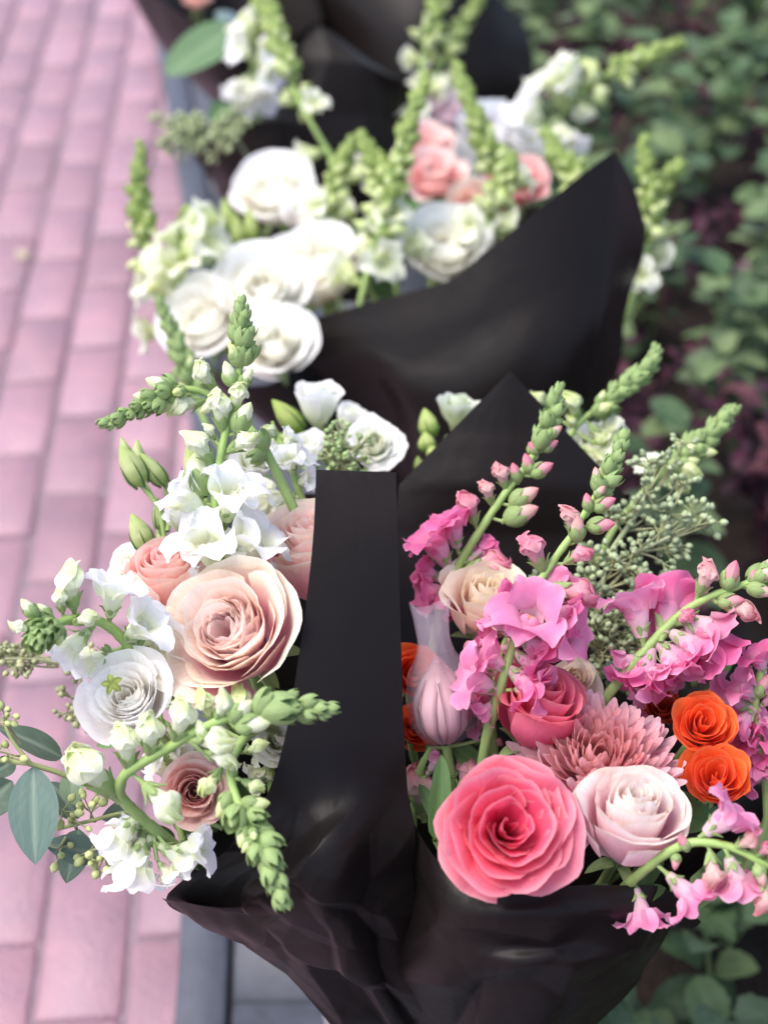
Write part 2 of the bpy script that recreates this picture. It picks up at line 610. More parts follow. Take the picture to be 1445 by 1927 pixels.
def leaf_at(name, parent, Minv, base, tip, wpx, cm, rib, mat, rs, tilt=(0, 0, 1), lab=None, **kw):
    """leaf from pixel/depth base to tip, its face turned to camera-space direction tilt"""
    b, t = P(*base), P(*tip)
    L = (t - b).length
    d = 0.5 * (base[2] + tip[2])
    y = (t - b).normalized()
    n = cdir(tilt)
    x = y.cross(n)
    x.normalize()
    n = x.cross(y)
    M = Matrix((x, y, n)).transposed().to_4x4()
    M.translation = b
    m = leaf_mesh(name, cm, rib, wpx * d / FPX / L, mat, rs, **kw)
    o = part(name, m, parent, Minv @ M @ scl(L))
    if lab: o['label'] = lab
    return o


def sepal_set(T, n, L, rs, z=-0.3, spread=1.0, col=G_CAL, rad=0.14):
    for k in range(n):
        m = leaf_mesh('sepal', col * (1 + rs.normal(0, 0.06)), col * 1.3, 0.42, M_LEAF, rs, nu=4, nv=7, fold=0.3, curl=0.5, pos=0.3)
        a = k / n * 2 * math.pi + rs.normal(0, 0.15)
        M = Matrix.Rotation(a, 4, 'Z') @ Matrix.Translation((0, rad * L, z * L)) @ Matrix.Rotation(rs.uniform(-0.5, 0.35) * spread, 4, 'X') @ scl(L * rs.uniform(0.8, 1.05))
        part('sepal', m, T, M)


def rose(name, label, x, y, d, rpx, axis, sp, seed, bind, roll=0.0, N_=None, group=None, cat='rose', res=(12, 10), sep=0.55):
    rs = np.random.RandomState(seed)
    R = rpx * d / FPX
    z = cdir(axis)
    pos = P(x, y, d)
    M = frame(pos, z, cdir((1, 0, 0)), roll)
    T = thing(name, label, cat, M, group)
    N_ = N_ or sp['N']
    nin = sp.get('nin', 0)
    ga = math.radians(sp.get('ga', 137.5))
    for i in range(N_):
        t = i / (N_ - 1)
        V, F, c, pv = rose_petal(t, rs, sp, *res)
        m = mk('petal', V * R, F, M_PETAL, c, pv)
        part('petal', m, T, Matrix.Rotation(i * ga + rs.normal(0, sp.get('aj', 0.2)), 4, 'Z') @ Matrix.Rotation(rs.normal(0, 0.05), 4, 'Y'))
    if nin:   # crowded, crumpled heart of a garden rose
        for i in range(nin):
            q = dict(sp); q.update(rtip=0.30, bul=0.30, wid=0.16, ruf=0.03, curl=0.0, spiral=0.3, h1=0, h2=0, zj=0.03, edge=lerp(sp['edge'], sp['inner'], 0.75), rim=lerp(sp['edge'], sp['inner'], 0.4))
            V, F, c, pv = rose_petal(rs.uniform(0.15, 1.0), rs, q, 8, 7)
            part('petal', mk('petal', V * R, F, M_PETAL, c, pv), T, Matrix.Rotation(rs.uniform(0, 6.28), 4, 'Z'))
    if sep:
        sepal_set(T, 5, R * sep, rs, z=sp.get('z0', -0.28) / sep - 0.05)
    back = -z
    head = pos - z * R * (0.30)
    stem_part(T, M.inverted(), head, back, bind, 0.0030, 0.0028)
    return T


# --- snapdragon pieces, length 1 along +Z, upper lip towards +Y
def lobe(thc, r0, z0, L, hw, a0, a1, rs, nu=8, nv=7, ruf=0.02, cup=0.25):
    u = np.linspace(-1, 1, nu + 1); v = np.linspace(0, 1, nv + 1)
    U, Vv = np.meshgrid(u, v)
    s = Vv * (1 - 0.28 * np.abs(U) ** 2.3) * (1 + 0.07 * np.cos(U * 5 + rs.uniform(0, 6)))
    tt = np.linspace(0, 1.15, 60)
    al = a0 + (a1 - a0) * tt
    rr = np.concatenate([[0], np.cumsum(np.sin(al))[:-1]]) * (tt[1] * L)
    zz = np.concatenate([[0], np.cumsum(np.cos(al))[:-1]]) * (tt[1] * L)
    rho = r0 + np.interp(s, tt, rr)
    z = z0 + np.interp(s, tt, zz)
    A = np.interp(s, tt, al)
    w = hw * (0.55 + 0.45 * np.sin(np.clip(Vv * 0.75 + 0.12, 0, 1) * math.pi))
    x = U * w
    # surface normal in the radial plane
    nr, nz_ = -np.cos(A), np.sin(A)
    off = cup * hw * U ** 2 * (0.3 + 0.7 * Vv)
    off = off + ruf * (np.sin(U * 4.2 + rs.uniform(0, 6)) + 0.6 * np.sin(U * 8.5 + rs.uniform(0, 6))) * Vv ** 2
    rho = rho + nr * off; z = z + nz_ * off
    c, sn = math.cos(thc), math.sin(thc)
    V = np.stack([rho * c - x * sn, rho * sn + x * c, z], -1).reshape(-1, 3)
    return V, gridF(nu, nv), U, Vv


def joinVF(parts):
    Vs, Fs, Cs, Ps, o = [], [], [], [], 0
    for V, F, c, p in parts:
        Vs.append(V); Fs.append(F + o); Cs.append(c.reshape(-1, 3)); Ps.append(p); o += len(V)
    return np.vstack(Vs), np.vstack(Fs), np.vstack(Cs), np.vstack(Ps)


def mkpv(U, Vv, rs):
    return np.stack([U.ravel(), Vv.ravel(), np.full(U.size, rs.uniform(0, 30))], 1)


VAR = {
    'white': dict(tube0=C(226, 234, 186), tube1=C(248, 250, 238), lobe=C(253, 253, 253), lobe0=C(240, 243, 214), edge=C(252, 252, 255),
                  pal=C(250, 250, 236), bud0=C(200, 216, 150), bud1=C(244, 247, 222), budt=C(226, 235, 176)),
    'cream': dict(tube0=C(206, 220, 148), tube1=C(235, 240, 200), lobe=C(245, 247, 226), lobe0=C(232, 238, 190), edge=C(250, 251, 240),
                  pal=C(240, 244, 200), bud0=C(186, 206, 124), bud1=C(234, 241, 192), budt=C(214, 227, 146)),
    'pink': dict(tube0=C(236, 206, 208), tube1=C(240, 196, 214), lobe=C(238, 144, 190), lobe0=C(243, 184, 210), edge=C(248, 188, 214),
                 pal=C(240, 176, 196), bud0=C(222, 222, 176), bud1=C(238, 176, 186), budt=C(226, 128, 152)),
    'magenta': dict(tube0=C(234, 190, 205), tube1=C(236, 170, 205), lobe=C(230, 110, 168), lobe0=C(238, 156, 194), edge=C(242, 152, 194),
                    pal=C(238, 160, 190), bud0=C(214, 214, 170), bud1=C(232, 150, 170), budt=C(214, 100, 140)),
    'blush': dict(tube0=C(240, 214, 214), tube1=C(242, 206, 216), lobe=C(236, 150, 186), lobe0=C(240, 180, 200), edge=C(246, 196, 214),
                  pal=C(242, 200, 206), bud0=C(214, 220, 160), bud1=C(238, 206, 196), budt=C(230, 160, 160)),
}
_cache = {}


CALG = [G_CAL]


def calyx_mesh(seed, kind):
    key = ('cal', seed, kind, tuple(CALG[0]))
    if key in _cache: return _cache[key]
    rs = np.random.RandomState(500 + seed)
    ps = []
    for k in range(5):
        a = k / 5 * 2 * math.pi + rs.normal(0, 0.08)
        L = {'F': 0.30, 'B': 0.32, 'b': 0.62, 't': 1.04}[kind] * rs.uniform(0.85, 1.15)
        rr = {'F': 0.125, 'B': 0.15, 'b': 0.27, 't': 0.40}[kind]
        open_ = {'F': 0.55, 'B': 0.30, 'b': 0.14, 't': 0.06}[kind] * rs.uniform(0.5, 1.3)
        u = np.linspace(-1, 1, 5); v = np.linspace(0, 1, 7)
        U, Vv = np.meshgrid(u, v)
        w = np.sin(np.clip(0.25 + 0.75 * Vv, 0, 1) * math.pi) ** 0.75
        ang = a + U * w * 0.72
        if kind in 'FB':
            r = rr * (0.35 + 0.75 * Vv ** 0.45) + open_ * rr * Vv ** 3 * 2 - 0.02 * U ** 2
        else:
            r = rr * (0.40 + 1.0 * np.sin(np.clip(Vv * 0.86 + 0.05, 0, 1) * math.pi) ** 0.6) * 0.80 + open_ * rr * Vv ** 2 + 0.02
        r = r * (1 + 0.05 * (1 - np.abs(U)))
        z = -0.03 + L * Vv
        V = np.stack([r * np.cos(ang), r * np.sin(ang), z], -1).reshape(-1, 3)
        g = CALG[0] * rs.uniform(0.85, 1.2)
        col = np.broadcast_to(g, (*U.shape, 3)).copy()
        col = lerp(col, C(178, 198, 132), ((1 - Vv) ** 2 * 0.4)[..., None])
        col = lerp(col, C(168, 192, 128), (np.exp(-(U / 0.3) ** 2) * 0.35)[..., None])
        ps.append((V, gridF(4, 6), col, mkpv(U, Vv, rs)))
    # short stalk
    path = np.array([(0, 0, -0.16), (0, 0, -0.08), (0, 0, 0.02)])
    V, F = tubeVF(path, [0.045, 0.05, 0.09] if kind in 'FB' else [0.08, 0.09, 0.16], 6)
    ps.append((V, F, np.broadcast_to(G_STEM, V.shape), np.zeros((len(V), 3))))
    m = mk('calyx', *(lambda q: (q[0], q[1]))(joinVF(ps)), M_LEAF, joinVF(ps)[2], joinVF(ps)[3])
    _cache[key] = m
    return m


def floret_meshes(var, seed):
    key = ('flo', var, seed)
    if key in _cache: return _cache[key]
    rs = np.random.RandomState(900 + seed * 7 + len(var))
    v_ = VAR[var]
    # tube
    nth, nv = 14, 10
    th = np.linspace(0, 2 * math.pi, nth + 1); vv = np.linspace(0, 1, nv + 1)
    TH, Vv = np.meshgrid(th, vv)
    r = 0.09 + 0.135 * Vv ** 0.9 + 0.012 * np.cos(TH * 5) * Vv
    r = r * (1 + 0.18 * np.maximum(0, -np.sin(TH)) * sstep(0, 0.35, 1 - Vv))
    z = 0.56 * Vv
    V = np.stack([r * np.cos(TH) * 0.95, r * np.sin(TH) * 1.1 - 0.03 * Vv, z], -1).reshape(-1, 3)
    col = lerp(v_['tube0'], v_['tube1'], Vv[..., None])
    col = lerp(col, v_['lobe0'], (sstep(0.7, 1, Vv) * 0.5)[..., None])
    tube = mk('floret', V, gridF(nth, nv), M_PETAL, col.reshape(-1, 3), mkpv(TH / 3.14, Vv, rs))

    def lobes(defs):
        ps = []
        for (thc, L, hw, a0, a1) in defs:
            V, F, U, W = lobe(thc + rs.normal(0, 0.07), 0.185, 0.50, L * rs.uniform(0.9, 1.15), hw * rs.uniform(0.92, 1.12), a0 + rs.normal(0, 0.1), a1 + rs.normal(0, 0.22), rs, ruf=0.042)
            c = lerp(v_['lobe0'], v_['lobe'], sstep(0.05, 0.6, W)[..., None])
            c = lerp(c, v_['edge'], (np.maximum(sstep(0.75, 1, W), sstep(0.8, 1, np.abs(U)) * W) * 0.7)[..., None])
            c = c * (1 + rs.normal(0, 0.02))
            ps.append((V, F, c, mkpv(U, W, rs)))
        return ps
    up = lobes([(math.radians(90 + 34), 0.64, 0.40, -0.10, 1.55), (math.radians(90 - 34), 0.64, 0.40, -0.10, 1.55)])
    lo = lobes([(math.radians(-90), 0.52, 0.30, 0.5, 2.7), (math.radians(-90 - 54), 0.68, 0.40, 0.35, 2.4), (math.radians(-90 + 54), 0.68, 0.40, 0.35, 2.4)])
    # palate: the swollen throat of the lower lip, two cushions
    a = np.linspace(0, 2 * math.pi, 15); b = np.linspace(0, math.pi * 0.62, 9)
    A, B = np.meshgrid(a, b)
    px, py = 0.20 * np.cos(A) * np.sin(B), 0.145 * np.sin(A) * np.sin(B)
    pz = 0.20 * np.cos(B) - 0.055 * np.exp(-(px / 0.035) ** 2) * (B < 1.5) + 0.012 * np.cos(A * 6) * np.sin(B)
    V = np.stack([px, py - 0.085, 0.42 + pz], -1).reshape(-1, 3)
    c = np.broadcast_to(lerp(v_['lobe0'], v_['lobe'], 0.6), (*A.shape, 3)).copy()
    yk = 0.8 if var in ('pink', 'magenta', 'blush') else 0.3
    c = lerp(c, C(242, 190, 60), (np.exp(-((px / 0.06) ** 2 + ((py - 0.05) / 0.05) ** 2)) * yk)[..., None])
    lo.append((V, gridF(14, 8), c, mkpv(A, B, rs)))
    J = joinVF(up); mu = mk('upper_lip', J[0], J[1], M_PETAL, J[2], J[3])
    J = joinVF(lo); ml = mk('lower_lip', J[0], J[1], M_PETAL, J[2], J[3])
    _cache[key] = (tube, mu, ml)
    return _cache[key]


def bud_mesh(var, kind, seed):
    key = ('bud', var, kind, seed)
    if key in _cache: return _cache[key]
    rs = np.random.RandomState(1300 + seed * 5 + len(var))
    v_ = VAR[var]
    if kind == 'B':      # unopened corolla: tube closed by folded-over lobes
        nth, nv = 14, 9
        th = np.linspace(0, 2 * math.pi, nth + 1); vv = np.linspace(0, 1, nv + 1)
        TH, Vv = np.meshgrid(th, vv)
        r = 0.085 + 0.105 * sstep(0, 1, Vv) + 0.012 * np.cos(TH * 5 + 1) * Vv
        V = np.stack([r * np.cos(TH) * 0.95, r * np.sin(TH) * 1.05, 0.62 * Vv], -1).reshape(-1, 3)
        col = lerp(v_['bud0'], v_['bud1'], sstep(0.0, 0.45, Vv)[..., None])
        col = lerp(col, v_['lobe0'], (0.5 + 0.5 * np.cos(TH * 5 + 1))[..., None] * 0.25)
        ps = [(V, gridF(nth, nv), col, mkpv(TH / 3.14, Vv, rs))]
        for (deg, L, hw, a0, a1, z0, r0) in ((-90, 0.50, 0.24, 0.15, -1.5, 0.46, 0.175), (-150, 0.50, 0.25, 0.15, -1.5, 0.45, 0.18), (-30, 0.50, 0.25, 0.15, -1.5, 0.45, 0.18),
                                             (90 + 42, 0.60, 0.27, 0.20, -1.75, 0.42, 0.20), (90 - 42, 0.60, 0.27, 0.20, -1.75, 0.42, 0.205)):
            Vl, Fl, U, W = lobe(math.radians(deg) + rs.normal(0, 0.09), r0, z0 + rs.normal(0, 0.015), L * rs.uniform(0.93, 1.1), hw, a0 + rs.normal(0, 0.06), a1 + rs.normal(0, 0.2), rs, ruf=0.016, cup=0.62)
            cl = lerp(v_['bud1'], v_['budt'], sstep(0.2, 0.9, W)[..., None])
            cl = lerp(cl, v_['edge'], (np.maximum(sstep(0.85, 1, W), sstep(0.85, 1, np.abs(U))) * 0.55)[..., None])
            cl = lerp(cl, v_['bud1'] * 0.93, (np.exp(-(U / 0.12) ** 2) * 0.3)[..., None])
            ps.append((Vl, Fl, cl * (1 + rs.normal(0, 0.025)), mkpv(U, W, rs)))
        J = joinVF(ps)
        Vb = J[0].copy()
        Vb[:, 1] -= 0.13 * sstep(0.45, 1.0, Vb[:, 2])
        m = mk('bud', Vb, J[1], M_PETAL, J[2], J[3])
        _cache[key] = m
        return m
    nth, nv = 14, 14
    th = np.linspace(0, 2 * math.pi, nth + 1); vv = np.linspace(0, 1, nv + 1)
    TH, Vv = np.meshgrid(th, vv)
    if kind == 'B':
        r = np.interp(Vv, [0, 0.08, 0.35, 0.62, 0.80, 0.92, 0.98, 1], [0.05, 0.12, 0.15, 0.20, 0.235, 0.195, 0.11, 0.004])
        r = r * (1 + 0.05 * np.cos(5 * TH) * (1 - Vv))
        seam = np.exp(-((np.sin(TH) + 0.15) / 0.16) ** 2) * sstep(0.5, 0.7, Vv) * (1 - sstep(0.95, 1, Vv))
        r = r * (1 - 0.16 * seam)
        fold = np.exp(-(np.cos(TH) / 0.14) ** 2) * (np.sin(TH) > 0) * sstep(0.62, 0.85, Vv)
        r = r * (1 - 0.10 * fold)
        step = sstep(0.50, 0.58, Vv + 0.06 * np.cos(TH * 2)) * (np.sin(TH) > -0.25)
        r = r * (1 + 0.13 * step)
        r = r * (1 + 0.05 * np.sin(3 * TH + rs.uniform(0, 6)) * sstep(0.4, 0.8, Vv))
        z = Vv.copy()
        yb = -0.17 * sstep(0.6, 1.0, Vv) ** 1.0 * (1 + 0.3 * rs.rand())
        x_, y_ = r * np.cos(TH) * 0.92, r * np.sin(TH) * 1.05 + yb
    else:
        r = np.interp(Vv, [0, 0.1, 0.3, 0.55, 0.78, 0.92, 0.98, 1], [0.06, 0.17, 0.245, 0.25, 0.18, 0.085, 0.04, 0.004])
        r = r * (1 + 0.04 * np.cos(5 * TH))
        z = Vv.copy()
        x_, y_ = r * np.cos(TH), r * np.sin(TH) - 0.04 * Vv ** 2
    V = np.stack([x_, y_, z], -1).reshape(-1, 3)
    if kind == 't':
        col = lerp(C(140, 168, 104), C(180, 200, 140), Vv[..., None])
    else:
        col = lerp(v_['bud0'], v_['bud1'], sstep(0.1, 0.6, Vv)[..., None])
        col = lerp(col, v_['budt'], (sstep(0.62, 1, Vv) * 0.8)[..., None])
    col = col * (1 + rs.normal(0, 0.03))
    m = mk('bud', V, gridF(nth, nv), M_PETAL, col.reshape(-1, 3), mkpv(TH / 3.14, Vv, rs))
    _cache[key] = m
    return m


def add_piece(T, kind, var, base, axis, up, L, rs, Minv):
    """kind F open floret, B large closed bud, b small bud, t green tip bud"""
    z = Vector(axis).normalized()
    y = Vector(up); y = y - z * y.dot(z)
    if y.length < 1e-5: y = z.orthogonal()
    y.normalize()
    x = y.cross(z)
    M = Matrix((x, y, z)).transposed().to_4x4()
    M.translation = base
    M = Minv @ M @ scl(L)
    k = rs.randint(0, 4)
    if kind == 'F':
        tu, mu, ml = floret_meshes(var, rs.randint(0, 6))
        f = part('floret', tu, T, M)
        part('upper_lip', mu, f); part('lower_lip', ml, f)
        part('calyx', calyx_mesh(k, 'F'), f)
    else:
        f = part('bud', bud_mesh(var, kind, k), T, M)
        part('calyx', calyx_mesh(k, kind), f)
    return f


def snapdragon(label, pts, items, var, seed, bind, tip=(0.62, 26, 0.017, 0.007), rad=(0.0036, 0.0018), ds=None, auto=None,
               tf=None, group='snapdragon stems', dz=-0.35, cat='snapdragon', tipvar=None):
    """pts: pixels (x, y[, d]) from the low end of the visible stem to its tip; items: (kind, bx, by, tx, ty[, towards, var])"""
    rs = np.random.RandomState(seed)
    tf = tf or (lambda x, y: (x, y))
    n = len(pts)
    W = []
    for k, p in enumerate(pts):
        x, y = tf(p[0], p[1])
        d = p[2] if len(p) > 2 else lerp(ds[0], ds[1], k / (n - 1))
        W.append(P(x, y, d))
    base = W[0]
    T = thing('snapdragon', label, cat, Matrix.Translation(base), group)
    Minv = Matrix.Translation(-base)
    vis = crv(W, 40)
    tan = np.gradient(vis, axis=0); tan /= np.linalg.norm(tan, axis=1)[:, None]
    rad = (rad[0] * 0.86, rad[1] * 0.86)
    # hidden lower stem down to where the bouquet is tied
    b = np.array(BIND[bind])
    low = bezier(b, np.array(base) - tan[0] * 0.09, np.array(base), 10)
    path = np.vstack([low[:-1], vis])
    rr = np.concatenate([np.full(len(low) - 1, rad[0]), np.linspace(rad[0], rad[1], len(vis)) * (1 - 0.35 * sstep(0.7, 1, np.linspace(0, 1, len(vis))))])
    rr = rr * (1 + 0.10 * np.sin(np.arange(len(rr)) * 1.9 + rs.uniform(0, 6)) * rs.uniform(0.3, 1.0, len(rr)))
    V, F = tubeVF(path - np.array(base), rr, 8)
    tt = np.repeat(np.linspace(0, 1, len(path)), 8)
    col = lerp(G_STEM2, C(150, 178, 100), tt[:, None])
    part('stem', mk('stem', V, F, M_STEM, col, np.stack([np.tile(np.arange(8) / 8, len(path)), tt * 6, np.zeros(len(V))], 1)), T)

    def near(w):
        q = np.linalg.norm(vis - np.array(w), axis=1)
        return int(np.argmin(q))
    for it in items or []:
        kind, bx, by, tx, ty = it[:5]
        tw = it[5] if len(it) > 5 and it[5] is not None else dz
        vv = it[6] if len(it) > 6 else var
        bx, by = tf(bx, by); tx, ty = tf(tx, ty)
        # base depth: that of the nearest stem point in the picture
        best, bd = 1e9, None
        for q in range(0, 41):
            X, Y, D = proj(vis[q])
            e = (X - bx) ** 2 + (Y - by) ** 2
            if e < best: best, bd, qi = e, D, q
        if kind == 'G':   # placed deeper or nearer on purpose
            kind = 'F'
        B = P(bx, by, bd)
        L2 = math.hypot(tx - bx, ty - by) * bd / FPX
        Tp = P(tx, ty, bd + tw * L2)
        ax = Tp - B
        add_piece(T, kind, vv, B, ax, Vector(tan[qi]) + 0.25 * cdir((0, 0, 1)), ax.length, rs, Minv)
        # pedicel
        sp_ = Vector(vis[max(0, qi - 1)])
        if (sp_ - B).length > 0.004:
            pth = bezier(sp_, sp_.lerp(B, 0.5) - ax.normalized() * 0.003, B - ax.normalized() * 0.1 * ax.length, 6)
            Vp, Fp = tubeVF(pth - np.array(base), 0.0013, 6)
            part('pedicel', mk('pedicel', Vp, Fp, M_STEM, np.broadcast_to(G_STEM, Vp.shape), np.zeros((len(Vp), 3))), T)
    ph = rs.uniform(0, 6.28)
    ga = math.radians(137.5)

    def place(s, kind, L, i, ang, vv=None):
        f = s * 40
        q = min(int(f), 39)
        w = vis[q] + (vis[q + 1] - vis[q]) * (f - q)
        t = tan[q]
        u = np.cross(t, [0.2, 0.1, 0.97]); u /= np.linalg.norm(u); v = np.cross(t, u)
        a = ph + i * ga + rs.normal(0, 0.12)
        out = u * math.cos(a) + v * math.sin(a)
        ax = out * math.sin(ang) + t * math.cos(ang)
        B = Vector(w) + Vector(out) * lerp(rad[0], rad[1], s) * 0.8 + Vector(ax) * L * 0.10
        add_piece(T, kind, vv or var, B, ax, Vector(t) - Vector(out) * 0.2, L, rs, Minv)
    if auto:
        i = 0
        for (kind, s0, s1, nn, L0, L1, ang) in auto:
            for k in range(nn):
                q = k / max(nn - 1, 1)
                place(lerp(s0, s1, q), kind, lerp(L0, L1, q) * rs.uniform(0.9, 1.1), i, ang + rs.normal(0, 0.1)); i += 1
    if tip:
        s0, nn, L0, L1 = tip
        for k in range(nn):
            q = k / max(nn - 1, 1)
            s = lerp(s0, 0.995, q ** 0.92)
            place(s, 'b' if (q < 0.30 and k % 2 == 0) else 't', lerp(L0, L1, q) * rs.uniform(0.72, 1.08), k, lerp(0.70, 0.10, q ** 1.1) + rs.normal(0, 0.07), tipvar)
    return T


def auto_spike(fl, L=0.026, fn=None):
    """florets up to height fraction fl, then closed buds"""
    return [('F', 0.05, fl, fn or max(3, int(14 * fl)), L * 1.05, L * 0.9, 1.15), ('B', fl + 0.03, fl + 0.22, 7, L * 0.85, L * 0.6, 0.95),
            ('b', fl + 0.22, fl + 0.42, 10, L * 0.52, L * 0.44, 0.85)]


# --- chrysanthemum
def chrysanthemum(label, x, y, d, rpx, axis, seed, bind):
    rs = np.random.RandomState(seed)
    R = rpx * d / FPX
    z = cdir(axis); pos = P(x, y, d)
    M = frame(pos, z, cdir((1, 0, 0)), 0.4)
    T = thing('chrysanthemum', label, 'chrysanthemum', M)

    def pet(t):
        nu, nv = 6, 9
        u = np.linspace(-1, 1, nu + 1); v = np.linspace(0, 1, nv + 1)
        U, Vv = np.meshgrid(u, v)
        w = 0.05 + 0.13 * np.sin(np.clip(Vv, 0, 1) ** 1.5 * math.pi * 0.84) ** 1.1
        w = w * lerp(0.42, 0.82, t)
        s = Vv * (1 - 0.20 * np.abs(U) ** 2.2 * Vv)
        Lp = lerp(0.40, 0.98, t ** 0.8)
        # rises, then lies outwards; spoon tip curls up and in
        el = lerp(1.35, 0.05, t ** 0.85) + rs.normal(0, 0.12)
        bend = lerp(0.9, 1.25, t) * rs.uniform(0.6, 1.4)
        ang = el + bend * (s - 0.35)
        ds_ = np.gradient(s, axis=0) * Lp
        r = np.cumsum(np.cos(ang) * ds_, axis=0); zz = np.cumsum(np.sin(ang) * ds_, axis=0)
        X = U * w
        cup = (w * 0.55) * U ** 2
        r = r - np.sin(ang) * cup; zz = zz + np.cos(ang) * cup
        V = np.stack([r + 0.04 + 0.05 * t, X, zz - 0.16 - 0.16 * t], -1).reshape(-1, 3)
        c0 = lerp(C(222, 140, 140), C(238, 178, 188), sstep(0.1, 0.7, np.array(t)))
        col = lerp(c0 * 0.9, lerp(C(242, 182, 182), C(246, 214, 226), sstep(0.3, 1, np.array(t))), sstep(0.45, 1, Vv)[..., None])
        col = lerp(col, C(200, 120, 130), (np.exp(-(U / 0.18) ** 2) * 0.16)[..., None])
        col = col * (1 + rs.normal(0, 0.04))
        return mk('petal', V * R, gridF(nu, nv), M_PETAL, col.reshape(-1, 3), mkpv(U, Vv, rs))
    n = 235
    for i in range(n):
        t = (i / (n - 1)) ** 0.8
        part('petal', pet(t), T, Matrix.Rotation(i * math.radians(137.508) + rs.normal(0, 0.1), 4, 'Z'))
    sepal_set(T, 8, R * 0.3, rs, z=-1.1)
    stem_part(T, M.inverted(), pos - z * R * 0.3, -z, bind, 0.003, 0.0028)
    return T


# --- lisianthus closed bud: twisted pointed bud with thin sepals
def lis_bud(T, Minv, base, tip, wpx, rs, cols=(C(178, 198, 128), C(214, 224, 168), C(196, 214, 140)), sep=True):
    b, t = P(*base), P(*tip)
    L = (t - b).length
    w = wpx * base[2] / FPX / L / 2
    nth, nv = 14, 14
    th = np.linspace(0, 2 * math.pi, nth + 1); vv = np.linspace(0, 1, nv + 1)
    TH, Vv = np.meshgrid(th, vv)
    r = np.interp(Vv, [0, 0.06, 0.2, 0.42, 0.7, 0.9, 1], [0.25, 0.62, 0.94, 1.0, 0.72, 0.32, 0.05]) * w
    r = r * (1 + 0.10 * ((TH * 3 / (2 * math.pi) + Vv * 0.7) % 1.0 - 0.5))
    V = np.stack([r * np.cos(TH), r * np.sin(TH), Vv], -1).reshape(-1, 3)
    col = lerp(cols[0], cols[1], sstep(0.1, 0.6, Vv)[..., None]); col = lerp(col, cols[2], sstep(0.6, 1, Vv)[..., None])
    seam = (TH * 3 / (2 * math.pi) + Vv * 0.7) % 1.0
    col = lerp(col, cols[0] * 0.8, (np.exp(-((seam - 0.04) / 0.05) ** 2) * 0.5)[..., None])
    M = Minv @ frame(b, t - b, None, rs.uniform(0, 6)) @ scl(L)
    o = part('bud', mk('bud', V, gridF(nth, nv), M_PETAL, col.reshape(-1, 3), mkpv(TH / 3, Vv, rs)), T, M)
    if sep:
        for k in range(5):
            a = k / 5 * 6.283 + 0.3
            path = np.array([((w * q + 0.01) * math.cos(a), (w * q + 0.01) * math.sin(a), zz) for q, zz in ((0.55, 0.0), (0.95, 0.2), (1.03, 0.42), (0.92, 0.62))])
            Vs, Fs = tubeVF(path, np.array([0.035, 0.03, 0.02, 0.006]) * 0.9, 5)
            part('sepal', mk('sepal', Vs, Fs, M_LEAF, np.broadcast_to(C(92, 128, 74), Vs.shape), np.zeros((len(Vs), 3))), o)
    return o


def stalk(T, Minv, ptsw, r, name='stem', col=G_STEM2, n=14):
    path = crv(ptsw, n)
    R = np.array(Minv)
    V, F = tubeVF(path, r, 7)
    V = V @ R[:3, :3].T + R[:3, 3]
    return part(name, mk(name, V, F, M_STEM, np.broadcast_to(col, V.shape), np.stack([np.tile(np.arange(7) / 7, n + 1), np.repeat(np.arange(n + 1) / n, 7), np.zeros(len(V))], 1)), T)


# --- seeded eucalyptus: clusters of small pointed seeds on fine twigs
def seed_cluster(T, Minv, centre, spread, n, rs, root, size=0.0048, col=C(150, 164, 128), name='seed_cluster', flat=0.6):
    """a spray of pointed seeds on thin twigs growing from root"""
    c = P(*centre); root = Vector(root)
    a = np.linspace(0, 2 * math.pi, 7)[:-1]
    prof = [(0.0, 0.12), (0.2, 0.36), (0.55, 0.42), (0.85, 0.22), (1.0, 0.02)]
    sV = np.array([[(r * math.cos(q), r * math.sin(q), zz) for q in a] for zz, r in prof]).reshape(-1, 3)
    sF = gridF(6, 4, 0, closed=True)
    ps = []
    nb = max(2, n // 7)
    hubs = []
    for k in range(nb):
        off = cdir((1, 0, 0)) * rs.normal(0, spread) + cdir((0, 1, 0)) * rs.normal(0, spread * 0.8) + cdir((0, 0, 1)) * rs.normal(0, spread * flat)
        h = c + off
        hubs.append(h)
        V, F = tubeVF(bezier(root, root.lerp(h, 0.5) + Vector(rs.normal(0, 0.003, 3)), h, 6), np.linspace(0.0011, 0.0006, 7), 5)
        ps.append((V, F, np.broadcast_to(C(150, 152, 116), V.shape), np.zeros((len(V), 3))))
    for k in range(n):
        h = hubs[k % nb]
        dr = Vector(rs.normal(0, 1, 3)) + (h - root).normalized() * 0.6
        dr.normalize()
        tipb = h + dr * rs.uniform(0.005, 0.010)
        V, F = tubeVF(np.array([h, tipb]), 0.0005, 4)
        ps.append((V, F, np.broadcast_to(C(150, 156, 112), V.shape), np.zeros((len(V), 3))))
        M = np.array(frame(tipb, dr) @ scl(size * rs.uniform(0.7, 1.25)))
        V = sV @ M[:3, :3].T + M[:3, 3]
        cc = col * rs.uniform(0.8, 1.2)
        ps.append((V, sF, np.broadcast_to(cc, V.shape) * np.repeat(np.array([0.8, 0.95, 1.05, 1.0, 0.75]), 6)[:, None], np.full((len(V), 3), rs.uniform(0, 9))))
    J = joinVF(ps)
    R = np.array(Minv)
    V = J[0] @ R[:3, :3].T + R[:3, 3]
    return tag(part(name, mk(name, V, J[1], M_STEM, J[2], J[3]), T), kind='stuff')


